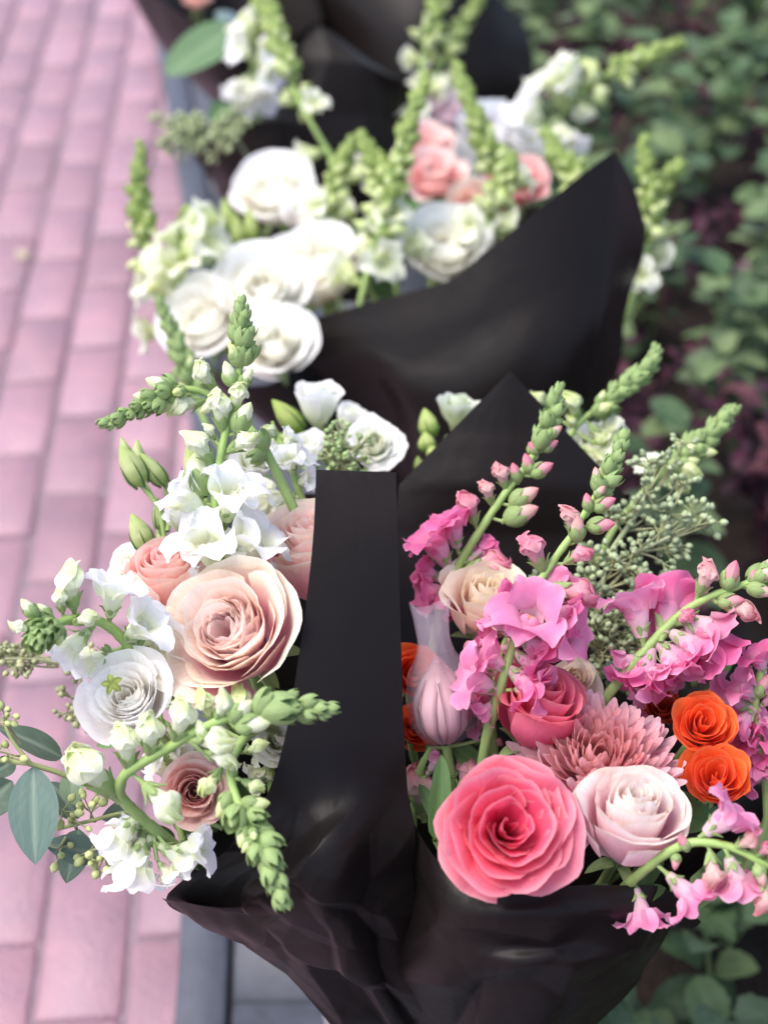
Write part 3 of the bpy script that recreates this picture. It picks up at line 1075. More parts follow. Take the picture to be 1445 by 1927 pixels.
# --- wrapping paper
def sheet(name, parent, rows, nu=48, nv=48, smooth=True, crumple=0.0, seed=0, wfun=None, freq=16.0, mat=None, facet=None, fasp=1.0):
    """rows: list of rows of (x, y, d); bilinear or smooth surface through them, creased like stiff paper"""
    G = np.array([[P(*q) for q in r] for r in rows], dtype=float)
    nr, nc = G.shape[:2]

    def rsmp(A, n):          # resample along axis 0
        m = A.shape[0]
        out = []
        x = np.linspace(0, m - 1, n + 1)
        for q in x:
            k = min(int(q), m - 2); t = q - k
            if smooth:
                b, c = A[k], A[k + 1]
                a = A[k - 1] if k > 0 else 2 * b - c
                d_ = A[k + 2] if k + 2 < m else 2 * c - b
                out.append(0.5 * (2 * b + (c - a) * t + (2 * a - 5 * b + 4 * c - d_) * t ** 2 + (3 * b - a - 3 * c + d_) * t ** 3))
            else:
                out.append(A[k] * (1 - t) + A[k + 1] * t)
        return np.array(out)
    S = rsmp(G, nv)
    S = np.swapaxes(rsmp(np.swapaxes(S, 0, 1), nu), 0, 1)
    if crumple:
        rs = np.random.RandomState(seed)
        du = np.gradient(S, axis=1); dv = np.gradient(S, axis=0)
        nn = np.cross(du, dv); nn /= np.linalg.norm(nn, axis=2)[..., None] + 1e-9
        Q = S * freq
        h = np.zeros(S.shape[:2])
        for k in range(5):
            dr = rs.normal(0, 1, 3); dr /= np.linalg.norm(dr)
            d2 = rs.normal(0, 1, 3)
            ph = Q @ dr * (0.5 + 0.45 * k) + 0.5 * np.sin(Q @ d2 * 0.7 + rs.uniform(0, 6)) + rs.uniform(0, 6)
            h += np.abs((ph / 2) % 1.0 - 0.5) * 2 / (1 + 0.6 * k) * (0.4 + 0.6 * np.sin(Q @ d2 * 0.35 + rs.uniform(0, 6)) ** 2)
        h -= h.mean()
        u, v = np.meshgrid(np.linspace(0, 1, nu + 1), np.linspace(0, 1, nv + 1))
        w = wfun(u, v) if wfun else 1.0
        S = S + nn * (h * crumple * w)[..., None]
    if facet:
        rs = np.random.RandomState(seed + 77)
        du = np.gradient(S, axis=1); dv = np.gradient(S, axis=0)
        nn = np.cross(du, dv); nn /= np.linalg.norm(nn, axis=2)[..., None] + 1e-9
        u, v = np.meshgrid(np.linspace(0, 1, nu + 1), np.linspace(0, 1, nv + 1))
        a, (K, amp, f0, f1) = fasp, facet
        X = np.stack([u, v * a], -1)

        def mx(k):
            p = rs.rand(k, 2) * np.array([1, a])
            return (2 * X @ p.T - (p ** 2).sum(1)).max(-1)
        h = mx(K) - mx(K)
        h = h + 0.6 * (mx(K * 3) - mx(K * 3))      # small crinkles on the large folds
        S = S + nn * (h * amp * sstep(f0, f1, v))[..., None]
    V = S.reshape(-1, 3)
    R = np.array(parent.matrix_world.inverted())
    V = V @ R[:3, :3].T + R[:3, 3]
    return part(name, mk(name, V, gridF(nu, nv), mat or M_PAPER), parent)


def span(L, R, dl, dr, bulge, n=7, ridge=False):
    """a row of a sheet between two picture points with a bulge towards the viewer"""
    f = (lambda c: min(c / 0.62, (1 - c) / 0.38)) if ridge else (lambda c: math.sin(math.pi * c))
    return [(lerp(L[0], R[0], c), lerp(L[1], R[1], c), lerp(dl, dr, c) - bulge * f(c)) for c in np.linspace(0, 1, n)]
# ------------------------------------------------------------------ buckets and wrapping paper
def bucket(label, cx, cy, r, h):
    T = thing('flower_bucket', label, 'bucket', Matrix.Translation((cx, cy, 0.031)))
    prof = [(0, 0.004), (r * 0.74, 0.0), (r * 0.76, 0.008), (r * 0.985, h - 0.02), (r, h - 0.012), (r * 1.03, h - 0.004), (r * 1.02, h + 0.004), (r * 0.985, h), (r * 0.96, h - 0.02), (r * 0.75, 0.02), (0, 0.018)]
    seg = 48
    a = np.arange(seg) / seg * 2 * math.pi
    V = np.array([[(q * math.cos(t), q * math.sin(t), z) for t in a] for q, z in prof]).reshape(-1, 3)
    part('body', mk('body', V, gridF(seg, len(prof) - 1, 0, closed=True), M_BUCKET), T)
    t = np.linspace(0, 2 * math.pi, 49)
    V, F = tubeVF(np.stack([r * 1.03 * np.cos(t), r * 1.03 * np.sin(t), np.full(49, h)], 1), 0.0035, 8)
    part('rim', mk('rim', V, F, M_BUCKET), T)
    return T


bucket('pale zinc bucket under the two nearest black wrapped bouquets', 0.06, 0.735, 0.125, 0.385)
bucket('zinc bucket hidden under the white rose bouquet in the middle', 0.07, 1.56, 0.125, 0.33)
bucket('zinc bucket under the farther black wrapped bouquets', 0.02, 2.25, 0.14, 0.33)

# nearest left bouquet: paper whose right flap stands up between the two bouquets
W1 = thing('wrapping_paper', 'black paper wrap with a tall upright flap around the white and pink bouquet', 'wrapping paper', Matrix.Translation((-0.005, 0.74, 0.30)))
rows = [
    span((595, 884), (745, 889), 0.960, 0.966, 0.0),
    span((590, 1000), (748, 1000), 0.945, 0.956, 0.0),
    span((578, 1120), (752, 1120), 0.932, 0.950, 0.001),
    span((560, 1250), (756, 1250), 0.922, 0.946, 0.003),
    span((538, 1380), (760, 1380), 0.915, 0.943, 0.006),
    span((500, 1500), (768, 1500), 0.918, 0.942, 0.016, ridge=True),
    span((425, 1600), (774, 1590), 0.935, 0.94, 0.045, ridge=True),
    span((318, 1688), (782, 1680), 0.965, 0.955, 0.065, ridge=True),
    span((400, 1750), (790, 1770), 0.985, 0.975, 0.060, ridge=True),
    span((490, 1808), (800, 1850), 1.01, 1.0, 0.050, ridge=True),
    span((640, 1905), (810, 1930), 1.06, 1.03, 0.03, ridge=True),
    span((715, 1990), (830, 2010), 1.12, 1.09, 0.012),
]
sheet('front_sheet', W1, rows, 170, 280, crumple=0.003, seed=4, freq=15, wfun=lambda u, v: 0.18 + 0.82 * sstep(0.46, 0.66, v) * (1 - 0.25 * u), facet=(30, 0.15, 0.42, 0.60), fasp=2.2)
# rear half of the same wrap, behind the flowers, mostly hidden
rows = [
    span((330, 1690), (600, 1010), 0.97, 1.09, -0.07),
    span((420, 1745), (640, 1250), 0.99, 1.11, -0.06),
    span((560, 1850), (690, 1600), 1.05, 1.13, -0.04),
    span((715, 1990), (775, 1930), 1.12, 1.15, -0.01),
]
sheet('back_sheet', W1, rows, 40, 36, crumple=0.004, seed=9, freq=14)
# turned-over hem along the left lip
rows = [
    [(308, 1684, 0.948), (360, 1700, 0.933), (420, 1716, 0.918), (480, 1722, 0.906), (535, 1722, 0.893)],
    [(330, 1702, 0.954), (380, 1724, 0.940), (430, 1748, 0.926), (478, 1760, 0.914), (505, 1742, 0.898)],
    [(372, 1730, 0.964), (415, 1758, 0.950), (455, 1782, 0.940), (485, 1795, 0.933), (500, 1770, 0.913)],
]
sheet('folded_hem', W1, rows, 20, 12, crumple=0.003, seed=14, freq=40)

# nearest right bouquet
W2 = thing('wrapping_paper', 'black paper wrap with a pointed back corner around the hot pink bouquet', 'wrapping paper', Matrix.Translation((0.115, 0.75, 0.30)))
rows = [
    [(752, 1480, 0.985), (800, 1585, 0.935), (870, 1660, 0.910), (960, 1680, 0.895), (1060, 1668, 0.892), (1160, 1666, 0.900), (1250, 1672, 0.925), (1318, 1734, 0.965)],
    [(748, 1620, 0.990), (805, 1670, 0.932), (870, 1712, 0.902), (960, 1722, 0.886), (1060, 1722, 0.884), (1160, 1718, 0.895), (1240, 1728, 0.925), (1302, 1764, 0.972)],
    [(742, 1730, 1.005), (808, 1745, 0.945), (870, 1768, 0.915), (960, 1776, 0.905), (1060, 1772, 0.905), (1150, 1770, 0.915), (1225, 1776, 0.945), (1268, 1792, 0.985)],
    [(740, 1800, 1.018), (812, 1812, 0.955), (870, 1820, 0.925), (950, 1822, 0.908), (1050, 1820, 0.908), (1130, 1818, 0.925), (1190, 1820, 0.96), (1222, 1830, 0.995)],
    [(740, 1880, 1.040), (815, 1885, 0.985), (870, 1890, 0.960), (940, 1890, 0.945), (1020, 1890, 0.945), (1090, 1888, 0.96), (1140, 1884, 0.99), (1168, 1884, 1.02)],
    [(745, 1990, 1.090), (815, 1990, 1.04), (860, 1990, 1.02), (910, 1990, 1.01), (965, 1990, 1.01), (1010, 1990, 1.02), (1050, 1985, 1.04), (1075, 1980, 1.07)],
    [(790, 2100, 1.13), (815, 2100, 1.12), (840, 2100, 1.11), (870, 2100, 1.10), (900, 2100, 1.10), (925, 2100, 1.11), (950, 2100, 1.12), (965, 2095, 1.13)],
]
sheet('front_sheet', W2, rows, 150, 130, crumple=0.002, seed=21, freq=13, wfun=lambda u, v: 0.25 + 0.75 * sstep(0.1, 0.5, v), facet=(18, 0.13, -0.1, 0.3), fasp=0.9)
rows = [
    span((958, 700), (962, 700), 1.13, 1.13, 0),
    span((855, 805), (1062, 808), 1.135, 1.135, 0.004),
    span((750, 912), (1160, 912), 1.135, 1.14, 0.010),
    span((742, 1010), (1230, 1010), 1.13, 1.14, -0.010),
    span((748, 1180), (1290, 1180), 1.10, 1.13, -0.03),
    span((758, 1350), (1330, 1350), 1.07, 1.10, -0.05),
    span((765, 1500), (1330, 1500), 1.05, 1.07, -0.06),
    span((770, 1700), (1290, 1700), 1.06, 1.07, -0.06),
    span((780, 1900), (1120, 1900), 1.10, 1.12, -0.04),
    span((790, 2100), (965, 2095), 1.15, 1.15, -0.01),
]
sheet('back_sheet', W2, rows, 40, 72, smooth=False, crumple=0.0025, seed=31, freq=12)
rows = [
    [(1380, 1062, 1.11), (1430, 1050, 1.10), (1500, 1046, 1.08), (1580, 1080, 1.05)],
    [(1350, 1180, 1.11), (1420, 1180, 1.11), (1500, 1180, 1.09), (1600, 1200, 1.04)],
    [(1320, 1380, 1.09), (1420, 1400, 1.10), (1500, 1420, 1.08), (1560, 1440, 1.04)],
    [(1240, 1560, 1.06), (1290, 1580, 1.07), (1320, 1600, 1.06), (1345, 1610, 1.04)],
    [(1080, 1800, 1.09), (1110, 1810, 1.10), (1140, 1810, 1.09), (1165, 1810, 1.06)],
    [(920, 2100, 1.15), (930, 2100, 1.16), (940, 2100, 1.16), (960, 2100, 1.14)],
]
sheet('side_sheet', W2, rows, 24, 40, crumple=0.004, seed=35, freq=12)

# middle bouquet with the white lisianthus has its own low wrap behind W2
W3 = thing('wrapping_paper', 'low black paper wrap holding the white lisianthus behind the upright flap', 'wrapping paper', Matrix.Translation((0.06, 1.13, 0.30)))
rows = [
    span((560, 930), (1185, 930), 1.20, 1.20, 0.04),
    span((600, 1080), (1150, 1080), 1.26, 1.26, 0.05),
    span((680, 1280), (1040, 1280), 1.36, 1.36, 0.04),
    span((760, 1440), (940, 1440), 1.43, 1.43, 0.02),
]
sheet('front_sheet', W3, rows, 30, 30, crumple=0.004, seed=41)

# white rose bouquet: broad front sheet that rises to the right
W4 = thing('wrapping_paper', 'broad black paper wrap rising to the right in front of the white roses', 'wrapping paper', Matrix.Translation((0.06, 1.56, 0.30)))
top = [(578, 604, 1.585), (650, 582, 1.555), (760, 552, 1.525), (850, 524, 1.505), (925, 464, 1.49), (1005, 400, 1.485), (1085, 335, 1.49), (1145, 291, 1.505), (1160, 292, 1.51), (1190, 345, 1.535), (1216, 428, 1.565)]
r1 = [(580, 650, 1.587), (665, 640, 1.557), (758, 640, 1.527), (850, 630, 1.507), (925, 600, 1.492), (1005, 560, 1.487), (1080, 520, 1.492), (1135, 480, 1.507), (1155, 470, 1.512), (1183, 480, 1.537), (1208, 500, 1.567)]
r2 = [(586, 695, 1.591), (690, 694, 1.561), (765, 735, 1.531), (850, 745, 1.511), (925, 730, 1.496), (1005, 700, 1.491), (1070, 670, 1.496), (1115, 640, 1.511), (1135, 630, 1.516), (1158, 625, 1.541), (1180, 600, 1.571)]
r3 = [(680, 800, 1.635), (740, 800, 1.605), (790, 830, 1.575), (850, 850, 1.555), (920, 850, 1.540), (985, 830, 1.535), (1030, 810, 1.540), (1070, 790, 1.555), (1090, 780, 1.560), (1112, 760, 1.585), (1128, 730, 1.615)]
r4 = [(770, 980, 1.735), (790, 980, 1.705), (815, 990, 1.675), (845, 1000, 1.655), (875, 1000, 1.640), (905, 1000, 1.635), (930, 990, 1.640), (950, 980, 1.655), (960, 975, 1.660), (970, 965, 1.685), (978, 955, 1.715)]
sheet('front_sheet', W4, [top, r1, r2, r3, r4], 110, 70, crumple=0.002, seed=47, freq=8, wfun=lambda u, v: 0.25 + 0.75 * sstep(0.15, 0.5, v), facet=(10, 0.10, 0.05, 0.5), fasp=0.6)
rows = [
    [(380, 690, 1.62), (440, 722, 1.60), (500, 725, 1.585), (545, 700, 1.58), (582, 655, 1.60)],
    [(440, 760, 1.66), (490, 790, 1.63), (540, 790, 1.61), (590, 770, 1.60), (620, 720, 1.61)],
    [(620, 880, 1.70), (650, 890, 1.68), (680, 890, 1.67), (710, 880, 1.67), (730, 860, 1.67)],
    [(770, 990, 1.72), (780, 995, 1.72), (790, 995, 1.72), (800, 990, 1.72), (810, 985, 1.72)],
]
sheet('side_sheet', W4, rows, 30, 30, crumple=0.005, seed=51, freq=12)

# farther wraps
W5 = thing('wrapping_paper', 'black paper wrap with a pointed navy edged corner behind the tall cream snapdragon', 'wrapping paper', Matrix.Translation((0.02, 2.1, 0.30)))
rows = [
    [(596, 50, 2.02), (604, 52, 2.02), (612, 54, 2.02), (618, 56, 2.02)],
    [(540, 120, 2.03), (620, 112, 2.01), (690, 120, 2.01), (770, 160, 2.04)],
    [(462, 205, 2.08), (580, 220, 2.03), (700, 215, 2.04), (830, 230, 2.14)],
    [(430, 275, 2.08), (560, 310, 2.04), (690, 310, 2.05), (840, 310, 2.16)],
    [(420, 360, 2.12), (560, 400, 2.08), (690, 400, 2.1), (800, 400, 2.18)],
    [(560, 560, 2.25), (620, 570, 2.23), (680, 570, 2.23), (740, 560, 2.26)],
]
sheet('front_sheet', W5, rows, 40, 50, smooth=False, crumple=0.006, seed=57, freq=9)
W6 = thing('wrapping_paper', 'small black paper wrap with a plum sheen beside the grey kerb', 'wrapping paper', Matrix.Translation((-0.25, 2.0, 0.30)))
rows = [
    [(364, 282, 2.10), (410, 258, 2.04), (460, 236, 2.01), (520, 226, 2.0), (575, 240, 2.02)],
    [(385, 325, 2.12), (425, 315, 2.06), (470, 305, 2.03), (520, 300, 2.02), (575, 310, 2.04)],
    [(412, 366, 2.16), (440, 375, 2.10), (480, 380, 2.08), (520, 385, 2.07), (570, 390, 2.08)],
    [(500, 560, 2.3), (515, 570, 2.28), (530, 570, 2.28), (545, 570, 2.28), (560, 560, 2.3)],
]
sheet('front_sheet', W6, rows, 30, 30, crumple=0.008, seed=61, freq=12)
W7 = thing('wrapping_paper', 'plum sheened black paper wrap at the far end beside the brick paving', 'wrapping paper', Matrix.Translation((-0.28, 2.45, 0.30)))
rows = [
    [(228, -40, 2.55), (300, 2, 2.42), (370, 45, 2.35), (440, 80, 2.33), (520, 85, 2.36), (600, 40, 2.45)],
    [(262, 22, 2.55), (320, 62, 2.44), (385, 105, 2.37), (450, 140, 2.35), (520, 145, 2.38), (590, 120, 2.45)],
    [(312, 98, 2.58), (350, 130, 2.50), (405, 172, 2.43), (465, 205, 2.40), (525, 205, 2.42), (580, 190, 2.48)],
    [(440, 240, 2.68), (460, 250, 2.62), (480, 260, 2.60), (500, 262, 2.60), (520, 260, 2.60), (540, 250, 2.62)],
    [(470, 380, 2.78), (480, 385, 2.76), (490, 388, 2.75), (500, 388, 2.75), (510, 385, 2.76), (520, 380, 2.78)],
]
sheet('front_sheet', W7, rows, 40, 36, crumple=0.006, seed=67, freq=8)
rows = [
    [(228, -45, 2.56), (330, -120, 2.75), (450, -150, 2.85), (560, -120, 2.8), (605, 30, 2.46)],
    [(300, 60, 2.58), (380, 20, 2.75), (450, 0, 2.82), (530, 20, 2.78), (585, 110, 2.5)],
    [(440, 240, 2.69), (460, 210, 2.76), (480, 200, 2.8), (510, 210, 2.78), (540, 240, 2.66)],
]
sheet('back_sheet', W7, rows, 24, 24, crumple=0.004, seed=68)
W8 = thing('wrapping_paper', 'wide black paper wrap at the top of the row behind the pink roses', 'wrapping paper', Matrix.Translation((0.12, 2.4, 0.30)))
rows = [
    [(560, -90, 2.6), (680, -60, 2.5), (800, -50, 2.46), (900, -40, 2.48), (985, 40, 2.55)],
    [(600, 60, 2.6), (700, 70, 2.5), (800, 70, 2.46), (910, 80, 2.48), (1005, 110, 2.56)],
    [(640, 190, 2.62), (720, 200, 2.53), (810, 205, 2.5), (910, 200, 2.52), (990, 200, 2.58)],
    [(720, 330, 2.7), (760, 340, 2.64), (810, 345, 2.62), (870, 340, 2.64), (930, 330, 2.7)],
    [(800, 480, 2.8), (815, 482, 2.78), (830, 482, 2.78), (850, 480, 2.78), (870, 480, 2.8)],
]
sheet('front_sheet', W8, rows, 40, 40, crumple=0.006, seed=71, freq=8)
# ------------------------------------------------------------------ roses and round blooms
GARDEN = dict(N=26, nin=30, zj=0.05, aj=0.35, h0=0.46, h1=0.26, h2=-0.28, bul=0.86, bi=0.45, zm=-0.16, z0=-0.62, rtip=0.86, pexp=0.75, r0=0.10, curl=0.15, curlz=0.5, ct=0.35, wid=0.52, wid1=0.74, tip1=0.16, rj=0.06, ruf=0.026, spiral=0.12,
              side=0.10, tip=0.20, fold=0.35, blem=0.35, inner=C(254, 226, 228), outer=C(252, 212, 220), base=C(244, 150, 180), kb=0.85, edge=C(252, 247, 224), rim=C(255, 252, 242), ke0=0.4, ke1=0.95, e0=0.5)
CORAL = dict(N=34, zj=0.05, aj=0.35, h0=0.46, h1=0.16, h2=-0.52, bul=0.56, bi=0.30, zm=-0.02, zm1=-0.04, z0=-0.42, rtip=0.97, pexp=0.66, r0=0.03, curl=0.07, curlz=0.6, ct=0.3, wid=0.46, wid1=0.74, hmax=1.35, rj=0.075, ruf=0.036, spiral=0.16,
             side=0.04, tip=0.30, tip1=0.20, fold=0.25, blem=0.2, blemc=C(190, 90, 100), inner=C(234, 68, 118), outer=C(246, 120, 146), base=C(230, 58, 110), kb=0.6, edge=C(250, 150, 166), rim=C(255, 192, 200), ke0=0.12, ke1=0.75, e0=0.6)
PALE = dict(N=26, nin=14, h0=0.95, h1=0.05, h2=-0.22, bul=1.0, bi=0.55, zm=0.10, z0=-0.75, rtip=0.72, pexp=0.85, r0=0.05, curl=0.22, curlz=0.7, ct=0.45, wid=0.74, ruf=0.018, spiral=0.13, side=0.12,
            tip=0.18, fold=0.3, blem=0.5, blemc=C(190, 165, 110), inner=C(254, 240, 240), outer=C(246, 210, 218), base=C(238, 182, 198), kb=0.7, edge=C(254, 250, 242), rim=C(250, 244, 222), ke0=0.45, ke1=0.95, e0=0.6)
PEACH = dict(PALE, N=26, nin=8, blem=0.2, h0=0.85, inner=C(253, 206, 212), outer=C(252, 208, 200), base=C(249, 184, 190), edge=C(254, 228, 214), rim=C(255, 236, 222), curl=0.10, rtip=0.70, ke0=0.25, ke1=0.7)
PINKCUP = dict(PALE, N=26, nin=6, h0=0.85, inner=C(254, 216, 220), outer=C(251, 204, 214), base=C(247, 176, 196), edge=C(254, 242, 228), curl=0.18, blem=0.25)
WHITE = dict(GARDEN, N=26, nin=10, blem=0.0, h0=0.50, inner=C(254, 250, 240), outer=C(254, 253, 252), base=C(250, 244, 224), edge=C(255, 254, 254), rim=C(255, 255, 255), ruf=0.018, kb=0.4, fold=0.2)
WHITEB = dict(WHITE, bul=0.8, curl=0.18, inner=C(254, 251, 236), outer=C(255, 253, 246), base=C(250, 243, 218), edge=C(255, 254, 250), N=22, nin=6, h0=0.6, rtip=0.9)
SMALLP = dict(GARDEN, r0=0.03, N=22, nin=16, blem=0.1, inner=C(252, 208, 206), outer=C(252, 218, 212), base=C(249, 196, 196), edge=C(254, 224, 214), rim=C(255, 234, 224), h0=0.55, ruf=0.03, bul=0.8)
ORANGE = dict(CORAL, N=22, bi=0.5, h0=0.72, h1=0.05, h2=-0.36, bul=0.82, zm=-0.1, z0=-0.6, rtip=0.92, wid=0.70, curl=0.07, point=0.06, ruf=0.022, inner=C(240, 92, 40), outer=C(250, 116, 52), base=C(240, 92, 44), edge=C(252, 136, 76), rim=C(254, 150, 96), fold=0.4, ke1=0.5, blem=0)
HOT = dict(PALE, N=22, nin=0, h0=0.85, blem=0, inner=C(240, 104, 146), outer=C(245, 128, 160), base=C(240, 104, 150), edge=C(249, 162, 172), rim=C(248, 166, 166), ke0=0.2, ke1=0.5, curl=0.20, fold=0.5)
CREAMP = dict(PALE, N=20, nin=6, h0=0.9, blem=0.15, inner=C(253, 238, 222), outer=C(251, 232, 220), base=C(246, 212, 204), edge=C(253, 245, 226), curl=0.30, ruf=0.035, fold=0.6)
BLUSHB = dict(GARDEN, N=22, nin=8, inner=C(252, 216, 212), outer=C(252, 208, 210), base=C(246, 170, 178), edge=C(252, 222, 216), blem=0)
LISI = dict(WHITE, N=14, nin=4, h0=0.95, h1=0.0, h2=-0.15, bul=0.72, zm=0.15, z0=-0.75, rtip=0.78, curl=0.12, ruf=0.045, inner=C(240, 243, 214), outer=C(249, 250, 246), base=C(208, 220, 150), kb=0.9)

G = 'roses'
rose('rose', 'large pink garden rose with cream edged petals left of the upright black flap', 446, 1198, 0.955, 154, (-0.30, 0.42, 0.86), GARDEN, 11, 'white', 0.9, res=(16, 14))
rose('rose', 'large open coral pink rose hanging over the front of the black paper', 952, 1562, 0.868, 147, (0.12, 0.36, 0.92), CORAL, 12, 'pink', 0.4, res=(16, 12))
rose('rose', 'pale blush rose standing upright beside the coral rose', 1180, 1562, 0.905, 114, (0.08, 0.80, 0.60), PALE, 13, 'pink', 2.2, res=(16, 14))
rose('rose', 'peach pink rose half hidden behind white snapdragon florets', 318, 1098, 1.010, 92, (-0.10, 0.78, 0.62), PEACH, 14, 'white', 0.2, res=(14, 12))
rose('rose', 'pink rose partly covered by the left edge of the upright black flap', 600, 1060, 1.020, 124, (-0.22, 0.80, 0.56), PINKCUP, 15, 'white', 1.1, res=(14, 12))
rose('ranunculus', 'white ranunculus bloom below the round green snapdragon tip', 246, 1318, 0.935, 92, (-0.14, 0.48, 0.86), WHITE, 16, 'white', 0.5, cat='ranunculus', res=(14, 12))
rose('rose', 'small dusty peach rose low in the white bouquet', 366, 1488, 0.985, 74, (0.10, 0.15, 0.98), SMALLP, 17, 'white', 0.6)
rose('rose', 'upper orange spray rose right of the chrysanthemum', 1318, 1368, 0.965, 66, (0.0, 0.45, 0.88), ORANGE, 18, 'pink', 0.2)
rose('rose', 'lower orange spray rose above the drooping pink snapdragon', 1346, 1470, 0.945, 68, (-0.15, 0.55, 0.82), ORANGE, 19, 'pink', 1.5)
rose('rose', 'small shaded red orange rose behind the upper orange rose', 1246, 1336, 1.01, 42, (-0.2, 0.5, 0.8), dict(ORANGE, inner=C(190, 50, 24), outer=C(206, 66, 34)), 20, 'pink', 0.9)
rose('rose', 'orange rose squeezed between the black flap and the netted flower', 772, 1275, 1.01, 66, (0.2, 0.4, 0.9), ORANGE, 22, 'pink', 0.3)
rose('rose', 'dark orange rose low beside the black flap under the netted flower', 775, 1375, 1.02, 50, (0.2, 0.4, 0.9), ORANGE, 27, 'pink', 1.3)
rose('rose', 'hot pink rose cup above the chrysanthemum', 1006, 1348, 0.965, 104, (0.22, 0.78, 0.58), HOT, 21, 'pink', 0.9, res=(14, 12))
rose('lisianthus', 'cream peach ruffled bloom behind the netted flower', 915, 1150, 1.035, 100, (0.05, 0.70, 0.7), CREAMP, 23, 'pink', 0.3, cat='lisianthus')
rose('rose', 'cream petalled bloom peeping out behind the hot pink rose', 1075, 1285, 1.03, 52, (0.1, 0.4, 0.9), CREAMP, 24, 'pink', 0.3)
rose('rose', 'cream white bloom behind the peach rose at the left edge of the bouquet', 250, 1066, 1.045, 42, (-0.4, 0.6, 0.7), WHITEB, 25, 'white')
rose('rose', 'ivory bloom glimpsed under the curved snapdragon beside the flap', 520, 1395, 0.985, 46, (0.2, 0.3, 0.9), WHITEB, 26, 'white')

G2 = 'white roses in the middle bouquet'
rose('rose', 'white rose with a peach underside behind the left corner of the broad wrap', 598, 515, 1.66, 100, (-0.1, 0.62, 0.78), dict(WHITEB, base=C(246, 216, 190), kb=0.7), 31, 'cream', group=G2)
rose('rose', 'white rose at the rising edge of the broad black wrap', 838, 478, 1.66, 88, (0.0, 0.5, 0.86), WHITEB, 32, 'cream', group=G2)
rose('rose', 'leftmost creamy white rose above the green spike beside the bricks', 388, 612, 1.60, 90, (-0.3, 0.4, 0.86), WHITEB, 33, 'cream', group=G2)
rose('rose', 'creamy white rose between the leftmost rose and the peach tinged rose', 492, 560, 1.60, 92, (-0.05, 0.45, 0.89), WHITEB, 34, 'cream', group=G2)
rose('rose', 'lowest creamy white rose just above the dark left fold of the wrap', 515, 655, 1.555, 82, (0.0, 0.35, 0.93), WHITEB, 35, 'cream', group=G2)
rose('rose', 'white rose cluster high up between two green snapdragon spikes', 515, 372, 1.80, 84, (-0.1, 0.5, 0.86), WHITEB, 36, 'cream', group=G2)
rose('rose', 'small white rose beside the high white rose', 580, 402, 1.76, 56, (0.1, 0.5, 0.86), WHITE, 37, 'cream', group=G2)
rose('rose', 'blurred blush rose above the white rose at the wrap edge', 816, 335, 1.82, 66, (0, 0.5, 0.86), BLUSHB, 38, 'cream')
rose('rose', 'blurred blush pink rose at the foot of the twin green spikes', 800, 282, 1.95, 58, (0, 0.5, 0.86), BLUSHB, 39, 'far')
rose('rose', 'blurred pink rose behind the top edge of the broad wrap', 968, 350, 1.78, 66, (0, 0.5, 0.86), dict(BLUSHB, outer=C(238, 150, 160), edge=C(244, 190, 186)), 40, 'cream')
rose('rose', 'peach rose tucked between the white and the pink roses', 895, 388, 1.74, 60, (0, 0.5, 0.86), dict(BLUSHB, edge=C(246, 224, 206), outer=C(242, 196, 186)), 41, 'cream')
rose('rose', 'blurred lilac rose under the far green spikes', 838, 222, 2.12, 48, (0, 0.5, 0.86), dict(BLUSHB, inner=C(222, 190, 204), outer=C(216, 190, 208), edge=C(232, 214, 226), base=C(200, 160, 186)), 42, 'far')
rose('rose', 'large white bloom right of the lilac rose', 925, 245, 2.05, 66, (0.1, 0.5, 0.86), dict(WHITE, ruf=0.05, inner=C(232, 232, 240), outer=C(244, 244, 250)), 43, 'far')
rose('rose', 'white rose behind the far green spike at the right', 1000, 275, 2.0, 52, (0.2, 0.5, 0.86), WHITE, 44, 'far')
rose('rose', 'small deep pink bloom at the dark wrap edge near the top', 748, 232, 2.1, 26, (0, 0.5, 0.86), HOT, 45, 'far')
rose('rose', 'coral rose cut by the top of the picture inside the far wrap', 370, -6, 2.55, 42, (0, 0.6, 0.8), SMALLP, 46, 'end')

# white lisianthus of the bouquet behind the flap
rose('lisianthus', 'upright white lisianthus bloom beside a pointed green bud', 600, 772, 1.20, 54, (0.0, 0.93, 0.36), LISI, 51, 'mid', cat='lisianthus', N_=13)
rose('lisianthus', 'wide open white lisianthus bloom just above the upright flap', 702, 842, 1.19, 60, (0.05, 0.45, 0.89), dict(LISI, h0=0.5, h2=-0.3, rtip=0.95, ruf=0.06, N=20, nin=10), 52, 'mid', cat='lisianthus')
rose('lisianthus', 'greenish white lisianthus bud opening behind the pointed corner', 862, 786, 1.23, 46, (0.1, 0.9, 0.42), dict(LISI, inner=C(214, 226, 180), outer=C(226, 234, 204), edge=C(244, 247, 236)), 53, 'mid', cat='lisianthus', N_=12)
rose('lisianthus', 'white lisianthus peeping out right of the pointed black corner', 1095, 860, 1.21, 62, (0.3, 0.5, 0.8), LISI, 54, 'mid', cat='lisianthus', N_=12)
rose('lisianthus', 'pale green white bloom at the foot of the leaning white snapdragon', 660, 800, 1.26, 36, (0.2, 0.8, 0.5), LISI, 55, 'mid', cat='lisianthus', N_=10)
rose('lisianthus', 'loose white ruffled bloom left of the upright flap', 580, 858, 1.16, 44, (-0.2, 0.6, 0.7), LISI, 56, 'mid', cat='lisianthus', N_=12)
rose('lisianthus', 'white bloom behind the tall green snapdragon spike', 480, 880, 1.10, 52, (-0.1, 0.55, 0.8), LISI, 57, 'white', cat='lisianthus', N_=12)
rose('lisianthus', 'half open white lisianthus left of the tall spike', 345, 985, 1.06, 36, (-0.2, 0.8, 0.5), LISI, 58, 'white', cat='lisianthus', N_=10)

chrysanthemum('dusty pink chrysanthemum with many narrow petals between the roses', 1126, 1436, 0.945, 164, (0.02, 0.72, 0.70), 61, 'pink')

